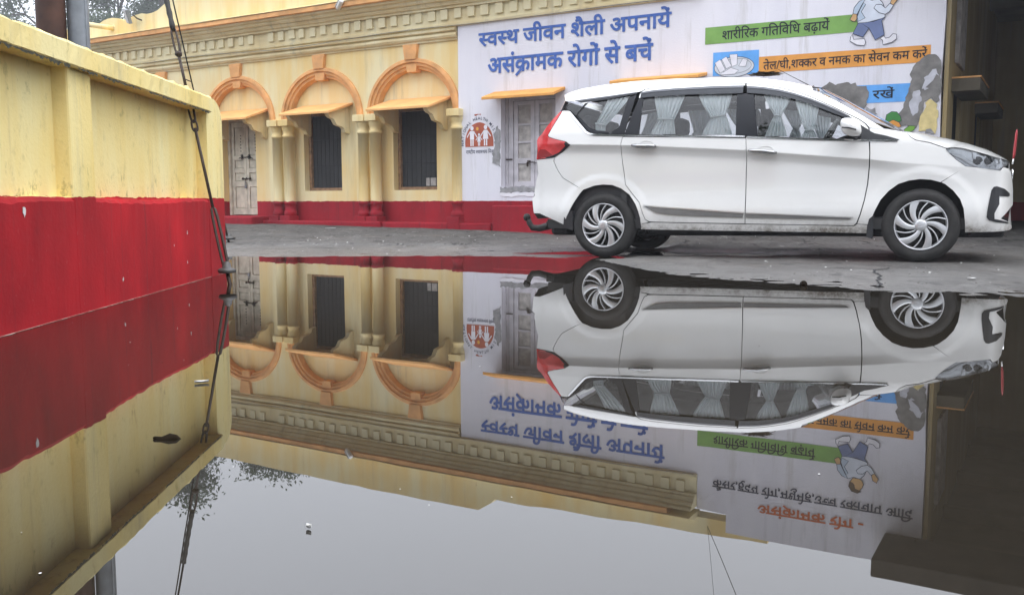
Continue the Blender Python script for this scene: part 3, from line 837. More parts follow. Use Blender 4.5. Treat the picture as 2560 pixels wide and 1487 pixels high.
# emblem with family figures in a half disc
EM = WO + .004; ec, ez = -.535, 1.335
emb = flat('emblem_disc', [[(ec - .245, ez), (ec + .25, ez)] + [(ec + .25 * math.cos(a), ez + .055 + .30 * math.sin(a)) for a in np.linspace(.0, math.pi, 30)]], 'sign_brick', EM)
flat('emblem_sun', [ellipse(ec - .03, ez + .262, .024, .026, 12)], 'sign_star', EM + .002, emb)
def figure(cx, s, dress):
    P = MB()
    def fl(L): 
        V, T = tri2d([L]); P.add([(p[0], -(EM + .0025), p[1]) for p in V], T)
    z = ez + .012
    fl(ellipse(cx, z + .265 * s, .030 * s, .034 * s, 14))
    w0, w1 = (.030, .048) if dress else (.038, .036)
    fl([(cx - w1 * s, z + .095 * s), (cx + w1 * s, z + .095 * s), (cx + w0 * s, z + .225 * s), (cx - w0 * s, z + .225 * s)])
    for k in (-1, 1):
        x = cx + k * .018 * s; fl([(x - .011 * s, z), (x + .011 * s, z), (x + .011 * s, z + .092 * s), (x - .011 * s, z + .092 * s)])
        sx_ = cx + k * w0 * s
        a_ = [(sx_, z + .222 * s), (sx_, z + .195 * s), (cx + k * .085 * s, z + .125 * s), (cx + k * .095 * s, z + .140 * s)]
        fl(a_ if k < 0 else a_[::-1])
    P.build('emblem_figure', 'sign_white', emb)
figure(ec - .125, .98, False); figure(ec, .62, True); figure(ec + .115, 1.02, True)
def arc_text(s, cx, cz, rx, rz, a0, a1, h, mat):
    n = len(s); mb = MB()
    for i, ch in enumerate(s):
        if ch == ' ': continue
        V, F, adv = glyph(ch, .008); a = a0 + (a1 - a0) * i / (n - 1)
        px, pz = cx + rx * math.cos(a), cz + rz * math.sin(a); t = a - math.pi / 2
        x = (V[:, 0] - adv / 2) * h; y = V[:, 1] * h
        mb.add([(px + p * math.cos(t) - q * math.sin(t), -(EM + .001), pz + p * math.sin(t) + q * math.cos(t)) for p, q in zip(x, y)], F)
    return mb.build('lettering', mat, emb)
arc_text('NATIONAL HEALTH MISSION', ec, ez + .07, .275, .325, R(185), R(-5), .062, 'sign_navy')
lettering(toks('राष~टीय स~वास~थय िमशन'), ec - .235, ec + .30, 1.235, 1.283, 'sign_navy', o=EM, off=.004, parent=emb)
flat('red_mark', [jag([(ec - .085, 1.80), (ec + .03, 1.80), (ec + .03, 1.815), (ec - .085, 1.815)], .006, .03, 2)], 'sign_brick', EM)

# places where the paint and plaster have come away
def patch(pts, mat, o, amp=.012, step=.05, seed=1, th=.0):
    mb = MB(); slab(mb, [jag(pts, amp, step, seed)], o, o - .02); return mb.build('plaster_patch', mat, HB)
def Z5(a, b_):  # wall survey points -> facade u,z
    u = np.interp(a, [1200, 1670, 2080, 2400], [4.27, 4.92, 5.37, 5.71])
    zt = np.interp(a, [1200, 2080], [1.88, 1.87]); k = .205 / np.interp(a, [1200, 2080], [150, 178])
    return (float(u), float(zt - (b_ - np.interp(a, [1200, 2080], [862, 815])) * k))
patch([Z5(*p) for p in [(2290, 530), (2380, 600), (2385, 900), (2350, 1030), (2290, 970), (2230, 1040), (2200, 1170), (2150, 1270), (2060, 1230), (1990, 1240), (1985, 1120), (2020, 1010), (2060, 880), (2090, 800), (2075, 730), (2110, 650), (2180, 590)]], 'mortar_grey', WO + .012, .010, .05, 3)
patch([Z5(*p) for p in [(2120, 900), (2190, 890), (2200, 1000), (2170, 1110), (2110, 1130), (2080, 1040)]], 'plaster_pale', WO + .015, .008, .04, 4)
patch([Z5(*p) for p in [(2240, 740), (2330, 700), (2330, 780), (2260, 860), (2230, 900), (2190, 860)]], 'plaster_pale', WO + .0155, .014, .04, 14)
patch([Z5(*p) for p in [(2290, 970), (2345, 1040), (2370, 1150), (2355, 1320), (2200, 1290), (2190, 1180), (2240, 1050)]], 'plaster_yellow', WO + .0147, .010, .05, 5)
patch([Z5(*p) for p in [(1270, 880), (1340, 820), (1450, 830), (1560, 815), (1640, 850), (1665, 900), (1650, 1060), (1600, 1100), (1480, 1080), (1380, 980)]], 'mortar_grey', WO + .012, .012, .05, 6)
patch([Z5(*p) for p in [(1660, 1040), (1740, 1060), (1760, 1110), (1690, 1100)]], 'plaster_grey', WO + .012, .012, .04, 7)
patch([Z5(*p) for p in [(2260, 1270), (2330, 1270), (2330, 1330), (2255, 1320)]], 'plaster_grey', WO + .0165, .012, .04, 8)
patch([(-.29, 1.10), (-.17, 1.03), (-.165, 1.55), (-.22, 1.62), (-.27, 1.50), (-.25, 1.33), (-.30, 1.22)], 'plaster_grey', WO + .010, .012, .04, 10)
patch([(-.16, .60), (.30, .61), (.70, .60), (.70, .65), (-.16, .66)], 'sign_white', WO + .009, .010, .05, 11)
# painted vegetables
def veg(pts, mat, lvl):
    L = [Z5(*p) for p in pts]; o = flat('painted_vegetable', [L], mat, WO + .016 + lvl * .001)
    mb = MB(); stroke(mb, L, .006, WO + .0165 + lvl * .001, True); mb.build('outline', 'ink_paint', o)
veg([(1850, 1180), (1860, 1120), (1910, 1090), (1960, 1095), (2000, 1140), (2010, 1180), (1960, 1210), (1880, 1210)], 'leaf_paint', 0)
veg([(1880, 1190), (1930, 1170), (1990, 1200), (2010, 1240), (1960, 1250), (1890, 1230)], 'sign_orange', 1)
veg([(2040, 1270), (2090, 1235), (2150, 1240), (2140, 1280), (2080, 1310), (2040, 1300)], 'lime_paint', 2)
# yellow painted band low on the wall behind the car
yb = flat('yellow_strip', [rect(2.1, 4.3, 1.07, 1.17)], 'sign_yellow', WO + .004)

# ------------------------------------------------------------------ covered passage to the right
PG = thing('covered_passage', 'dark covered passage with dirty side wall and hooded openings right of the white wall', 'building', (F0[0], F0[1], 0), -FAC_ANG)
def side_slab(loops, uf, ub, mat, name):
    """wall perpendicular to the front: loops in (depth,z), visible face at u=uf"""
    V, T = tri2d(loops); mb = MB()
    mb.add([(uf, p[0], p[1]) for p in V], T); mb.add([(ub, p[0], p[1]) for p in V], [t[::-1] for t in T])
    for L in loops:
        for i in range(len(L)):
            a, c_ = L[i], L[(i + 1) % len(L)]
            mb.add([(uf, a[0], a[1]), (uf, c_[0], c_[1]), (ub, c_[0], c_[1]), (ub, a[0], a[1])], [(0, 1, 2, 3)])
    return mb.build(name, mat, PG)
side_slab([rect(.0, 9.5, -.1, 3.9), rect(.55, 1.55, 2.15, 3.3), rect(.62, 1.5, .3, 1.88), rect(3.7, 4.6, .3, 1.88)], 5.76, 5.715, 'passage_paint', 'side_wall')
mb = MB(); mb.bbox(5.735, 5.79, .75, 1.5, 2.16, 3.28, .01); mb.build('door_leaf', 'shutter_panel', PG)
for y0 in (.35, 3.55):
    mb = MB(); mb.bbox(5.755, 6.07, y0, y0 + 1.25, 1.935, 1.955, .004, 0); mb.bbox(5.755, 6.06, y0 + .004, y0 + 1.245, 1.79, 1.933, .006, 1)
    mb.build('window_hood', ['orange_paint', 'shed_dark'], PG)  # hood body darkened: the passage shade is put into its colour
mb = MB(); slab(mb, [rect(5.6, 16, -.1, 4.0), rect(8.15, 10.2, .02, 2.2)], -7.5, -7.8); mb.build('back_wall', 'passage_paint', PG)
mb = MB(); mb.box(8.1, 10.3, 7.9, 8.0, 0, 2.3); mb.build('doorway', 'void_dark', PG)
mb = MB(); mb.box(5.72, 16, -.02, 9.5, 3.72, 3.86); mb.build('roof', 'shed_dark', PG)
mb = MB(); mb.bbox(5.30, 16, -1.0, -.05, 3.46, 3.68, .02); mb.build('canopy', 'canopy_dark', PG)
mb = MB(); mb.box(13.0, 13.2, -.8, 9.5, -.1, 3.72); mb.build('side_wall', 'passage_paint', PG)  # unseen right-hand wall, added to keep the passage dark
for yy in (1.6, 3.4, 5.2):
    mb = MB(); mb.bbox(5.77, 13, yy, yy + .12, 3.54, 3.715, .01); mb.build('beam', 'shed_dark', PG)
mb = MB(); slab(mb, [rect(8.0, 10.6, 2.15, 2.95)], -7.46, -7.48); mb.build('notice_board', 'plaster_grey', PG)

# ------------------------------------------------------------------ fittings on the parapet
def fac_world(u, o, z):
    p = F0 + FU * u + FN * o; return (float(p[0]), float(p[1]), z)
cc = thing('security_camera', 'white bullet security camera on the cornice above the middle arches', 'camera', fac_world(-2.93, .34, 3.60), -FAC_ANG)
mb = MB(); mb.lathe([(.0, -.10), (.034, -.10), (.038, -.09), (.038, .07), (.030, .085), (0, .085)], (0, 0, 0), 16, axis='X')
o = mb.build('housing', 'cctv_white', cc); o.rotation_euler = (0, R(-32), R(-25))
mb = MB(); mb.lathe([(0, -.106), (.028, -.106), (.030, -.098)], (0, 0, 0), 14, axis='X'); o2 = mb.build('lens', 'lens_black', o)
mb = MB(); mb.bbox(-.115, .07, -.042, .042, .034, .042, .003); mb.build('sun_shield', 'cctv_white', o)
mb = MB(); mb.tube([(.04, .0, .03), (.09, .06, .06), (.12, .3, .07)], .014, 8); mb.bbox(.06, .18, .29, .33, .02, .12, .01); mb.build('bracket', 'cctv_white', cc)
fl = thing('flood_light', 'grey flat flood light tilted on the low end of the parapet', 'lamp', fac_world(-8.25, .22, 3.98), -FAC_ANG)
mb = MB(); mb.bbox(-.12, .12, -.03, .03, -.13, .13, .008); o = mb.build('housing', 'zinc_pole', fl); o.rotation_euler = (R(18), R(14), R(-25))
mb = MB(); mb.bbox(-.105, .105, -.034, -.028, -.115, .115, .002); mb.build('glass', 'plaster_pale', o)
mb = MB(); mb.tube([(.13, .02, .02), (.16, .08, -.04), (.15, .2, -.06)], .013, 6); mb.build('bracket', 'rust_iron', fl)
dp = thing('drain_spout', 'short cream drain spout sticking out of the low parapet', 'pipe', fac_world(-8.95, .03, 3.86), -FAC_ANG)
mb = MB(); mb.tube([(0, .02, 0), (-.05, -.22, .0), (-.22, -.42, .03), (-.30, -.50, .035)], .048, 12); mb.build('spout_pipe', 'niche_paint', dp)
mb = MB(); mb.lathe([(.049, -.01), (.062, 0), (.049, .02)], (0, -.0, 0), 12, axis='Y'); mb.build('collar', 'niche_paint', dp)

# ------------------------------------------------------------------ boundary wall at the left
BW = thing('boundary_wall', 'low yellow boundary wall with red base and rounded coping standing in the water', 'wall', (-2.15, 6.75, 0), R(-87.714))
# local x runs along the wall towards the viewer, local +y faces the puddle
def bw_slab(name, loops, yf, yb, mat='lane_yellow'):
    V, T = tri2d(loops); mb = MB()
    mb.add([(p[0], yf, p[1]) for p in V], [t[::-1] for t in T]); mb.add([(p[0], yb, p[1]) for p in V], T)
    for L in loops:
        for i in range(len(L)):
            a, c_ = L[i], L[(i + 1) % len(L)]
            mb.add([(a[0], yf, a[1]), (c_[0], yf, c_[1]), (c_[0], yb, c_[1]), (a[0], yb, a[1])], [(0, 3, 2, 1)])
    return mb.build(name, mat, BW)
bw_slab('panel_wall', [rect(-.11, 6.2, -.2, 1.20)], -.075, -.22)
r = np.random.default_rng(2)
# thicker red base, proud of the panels, with a hand-worn upper edge
rows = []
for x in np.arange(-.13, 6.2, .05):
    zt = .545 + .008 * math.sin(x * 3.1) + r.normal() * .003
    rows.append([(x, .0 + r.normal() * .001, -.2), (x, .002, .2), (x, .001 + r.normal() * .001, zt - .02), (x, -.012, zt), (x, -.078, zt + .004)])
mb = MB(); mb.grid(rows, 0, False, True); mb.add(rows[0] + [(-.13, -.22, .5), (-.13, -.22, -.2)], [list(range(7))]); mb.build('base_course', 'lane_yellow', BW)
bw_slab('pillar', [[(-.128, -.2), (.262, -.2), (.262, 1.262), (.10, 1.262)] + [(.10 - .228 * math.sin(a), 1.112 + .150 * math.cos(a)) for a in np.linspace(.15, math.pi / 2, 9)]], .006, -.22)
for x0, x1 in ((2.185, 2.442), (4.55, 4.81)):
    mb = MB(); mb.bbox(x0, x1, -.22, .003, -.2, 1.17, .012); mb.build('pillar', 'lane_yellow', BW)
# coping: swept profile, rough top arris, rounded down at the free end
prof = [(-.235, 1.150), (.030, 1.150), (.040, 1.158), (.040, 1.248), (.030, 1.260), (-.225, 1.262)]
rows = []; xs = np.arange(.235, 6.2, .06)
for x in xs:
    dr = .0 if x > .10 else (.12 * (1 - math.sqrt(max(0, 1 - ((.10 - x) / .236) ** 2))))
    j = r.normal() * .003
    rows.append([(x, y + (r.normal() * .0018), (z if z < 1.2 else max(1.152, z - dr + (j if z > 1.255 else 0)))) + () for y, z in prof])
mb = MB(); mb.grid(rows + [], 0, False, True)
mb.add(rows[0], [list(range(6))]); mb.add([q for q in rows[0]], [list(range(6))[::-1]])
for k in range(len(rows) - 1): mb.add([rows[k][5], rows[k][0], rows[k + 1][0], rows[k + 1][5]], [(0, 1, 2, 3)])
mb.build('coping', 'lane_yellow', BW)
simple('chip_plaster', (.62, .60, .58), .9, var=.25, scale=30)
for (x, z, s) in ((2.93, .49, .018), (.78, .33, .012), (.80, .14, .008), (1.9, .12, .009), (1.05, .26, .006)):
    V, T = tri2d([jag(ellipse(x, z, s * .9, s * (1.2 if s < .028 else .5), 9), s * .22, .02, int(x * 100))]); mb = MB()
    mb.add([(p[0], .006, p[1]) for p in V], [t[::-1] for t in T]); mb.build('paint_chip', 'chip_plaster', BW)

simple('moss_dark', (.045, .042, .022), .95, var=.5, scale=40)
simple('scum_pale', (.42, .36, .30), .8, var=.4, scale=60)
for k, (x0, x1) in enumerate(((.30, .75), (.82, 1.5), (1.62, 2.16), (2.2, 2.42), (2.5, 3.3))):
    rr = np.random.default_rng(70 + k); xs_ = np.arange(x0, x1, .018)
    up_ = [(x, 1.151 + .002 * rr.normal()) for x in xs_]; dn_ = [(x, 1.147 - abs(rr.normal()) * .008) for x in xs_]
    mb = MB(); n = len(xs_); mb.add([(p[0], .0425, p[1]) for p in up_] + [(p[0], .0425, p[1]) for p in dn_], [(i, i + 1, n + i + 1, n + i) for i in range(n - 1)]); mb.build('moss_line', 'moss_dark', BW)
mb = MB(); rr = np.random.default_rng(88); xs_ = np.arange(-.13, 5.5, .03)
wdt_ = [.0015 + .004 * abs(rr.normal()) * (rr.random() < .75) for _ in xs_]; n = len(xs_)
mb.add([(x, .001, .002) for x in xs_] + [(x, .003 + w_, .002) for x, w_ in zip(xs_, wdt_)], [(i, n + i, n + i + 1, i + 1) for i in range(n - 1)]); mb.build('scum_line', 'scum_pale', BW)

# ------------------------------------------------------------------ poles and stays
POLE_D = 8.2
pl = thing('rusty_pole', 'thick rusty brown steel pole behind the boundary wall', 'pole', (-4.02, POLE_D, 0))
mb = MB(); mb.lathe([(.122, -.2), (.120, 3.0), (.112, 7.2), (0, 7.2)], n=28); mb.build('pole_tube', 'rust_pole', pl)
mb = MB(); mb.lathe([(.13, .95), (.135, 1.0), (.13, 1.05)], n=28); mb.build('collar', 'rust_pole', pl)
pz = thing('grey_pole', 'grey weathered pole standing against the rusty one', 'pole', (-3.83, POLE_D + .10, 0))
mb = MB()
mb.lathe([(.092, -.2), (.090, 3.0), (.080, 7.4), (0, 7.4)], n=20); mb.build('pole_tube', 'zinc_pole', pz)
mb = MB(); mb.tube([(.086, -.03, 0), (.082, -.03, 4)], .010, 6); mb.build('conduit', 'zinc_pole', pz)
mb = MB()
for k in (-1, 0, 1): mb.lathe([(.0, 0), (.03, .01), (.045, .05), (.03, .09), (.05, .12), (.02, .16)], (k * .45, -.06, 6.6), 10)
mb.tube([(-.6, -.06, 6.58), (.6, -.06, 6.58)], .035, 8); mb.build('cross_arm', 'galvanised', pz)

def on(A, B, t): return tuple(np.array(A) + (np.array(B) - np.array(A)) * t)
def link_loop(mb, A, B, w_, r_, n=14):
    """elongated chain link between two points"""
    A = Vector(A); B = Vector(B); t = (B - A); L = t.length; t.normalize(); s_ = t.cross(Vector((.35, -.93, .1))).normalized()
    pts = []
    for i in range(n):
        a = 2 * math.pi * i / n; pts.append(A + t * (L / 2 + (L / 2) * math.cos(a) * (1.0)) + s_ * (w_ * math.copysign(abs(math.sin(a)) ** .5, math.sin(a))))
    mb.tube(pts, r_, 6, closed=True)
def at_px(A, B, zt):
    t = (zt - A[2]) / (B[2] - A[2]); return on(A, B, t)
A1 = (-1.818, 5.894, -.03); T1 = (-3.86, 8.15, 6.9)
gw = thing('guy_stay', 'black iron stay with turnbuckle links leaning from the water to the poles', 'stay', A1)
def loc(p): return tuple(np.array(p) - np.array(A1))
P = lambda z_: loc(at_px(A1, T1, z_))
mb = MB(); link_loop(mb, P(.07), P(.50), .017, .0100); mb.tube([P(-.08), P(.10)], .013, 8); mb.build('stay_eye', 'rust_iron', gw)
mb = MB(); mb.lathe([(.0, -.018), (.052, -.014), (.058, -.004), (.058, .008), (.044, .016), (.03, .020), (.024, .05), (.014, .06)], P(.085), 18); mb.build('stay_plate', 'porcelain', gw)
mb = MB(); mb.tube([P(.49), P(.82), P(1.02)], .0100, 8); mb.build('stay_rod', 'rust_iron', gw)
mb = MB(); link_loop(mb, P(1.0), P(1.075), .017, .007); link_loop(mb, P(1.06), P(1.235), .016, .008); mb.build('chain_link', 'rust_iron', gw)
mb = MB(); mb.tube([P(1.22), P(1.30)], .012, 8); mb.lathe([(.011, -.012), (.018, -.006), (.018, .006), (.011, .012)], P(1.30), 10); mb.build('clamp', 'lane_yellow', gw)
mb = MB(); mb.tube([P(1.29), P(1.52)], .010, 8); mb.tube([P(1.36), tuple(np.array(P(1.35)) + (.05, -.02, -.01))], .004, 5); mb.build('stay_rod', 'rust_iron', gw)
mb = MB(); mb.lathe([(.010, -.02), (.024, -.01), (.024, .01), (.010, .02)], P(1.535), 12); link_loop(mb, P(1.53), P(1.72), .017, .008); mb.build('turnbuckle', 'rust_iron', gw)
mb = MB(); r = np.random.default_rng(4)
path = [P(z_) for z_ in np.linspace(1.70, 2.15, 12)]
mb.tube(path, [.016 + .004 * (i % 2) for i in range(12)], 7); mb.tube([P(2.14), P(6.9)], .0075, 6); mb.build('stay_wire', 'black_iron', gw)
A2 = (-3.36, 10.9, .0); T2 = (-3.84, 8.25, 6.7)
g2 = thing('guy_wire', 'thin black stay wire anchored on the pavement behind the wall end', 'wire', A2)
def l2(p): return tuple(np.array(p) - np.array(A2))
mb = MB(); mb.tube([l2(at_px(A2, T2, .35)), l2(T2)], .0075, 6); mb.build('stay_wire', 'black_iron', g2)
mb = MB(); mb.tube([l2(at_px(A2, T2, -.05)), l2(at_px(A2, T2, .37))], .013, 8); mb.build('anchor_rod', 'rust_iron', g2)
mb = MB(); mb.lathe([(.0, -.02), (.078, -.016), (.088, .0), (.080, .014), (.045, .024), (.04, .05), (.018, .06)], l2((-3.37, 10.88, .10)), 16); mb.build('anchor_plate', 'porcelain', g2)
# overhead service cables
def cable(name, label, A, B, sag, rad):
    pts = [np.array(A) + (np.array(B) - np.array(A)) * t - np.array((0, 0, sag * 4 * t * (1 - t))) for t in np.linspace(0, 1, 14)]
    mb = MB(); mb.tube([tuple(p - np.array(A)) for p in pts], rad, 5); o = mb.build(name, 'black_iron'); o.location = A; return tag(o, label, 'cable', 'overhead cables')
rc = fac_world(3.1, .1, 3.78)
cable('overhead_cable', 'black service cable rising from the roof corner beside the white wall', rc, (2.9, 3.0, 6.2), .1, .0045)
cable('overhead_cable', 'thin slack cable leaving the roof corner towards the left', rc, (1.2, 2.6, 6.6), .1, .0025)
cable('overhead_cable', 'thin cable slung from the grey pole over the yard', (-3.83, 8.25, 6.6), (-1.2, 2.2, 6.9), .35, .006)

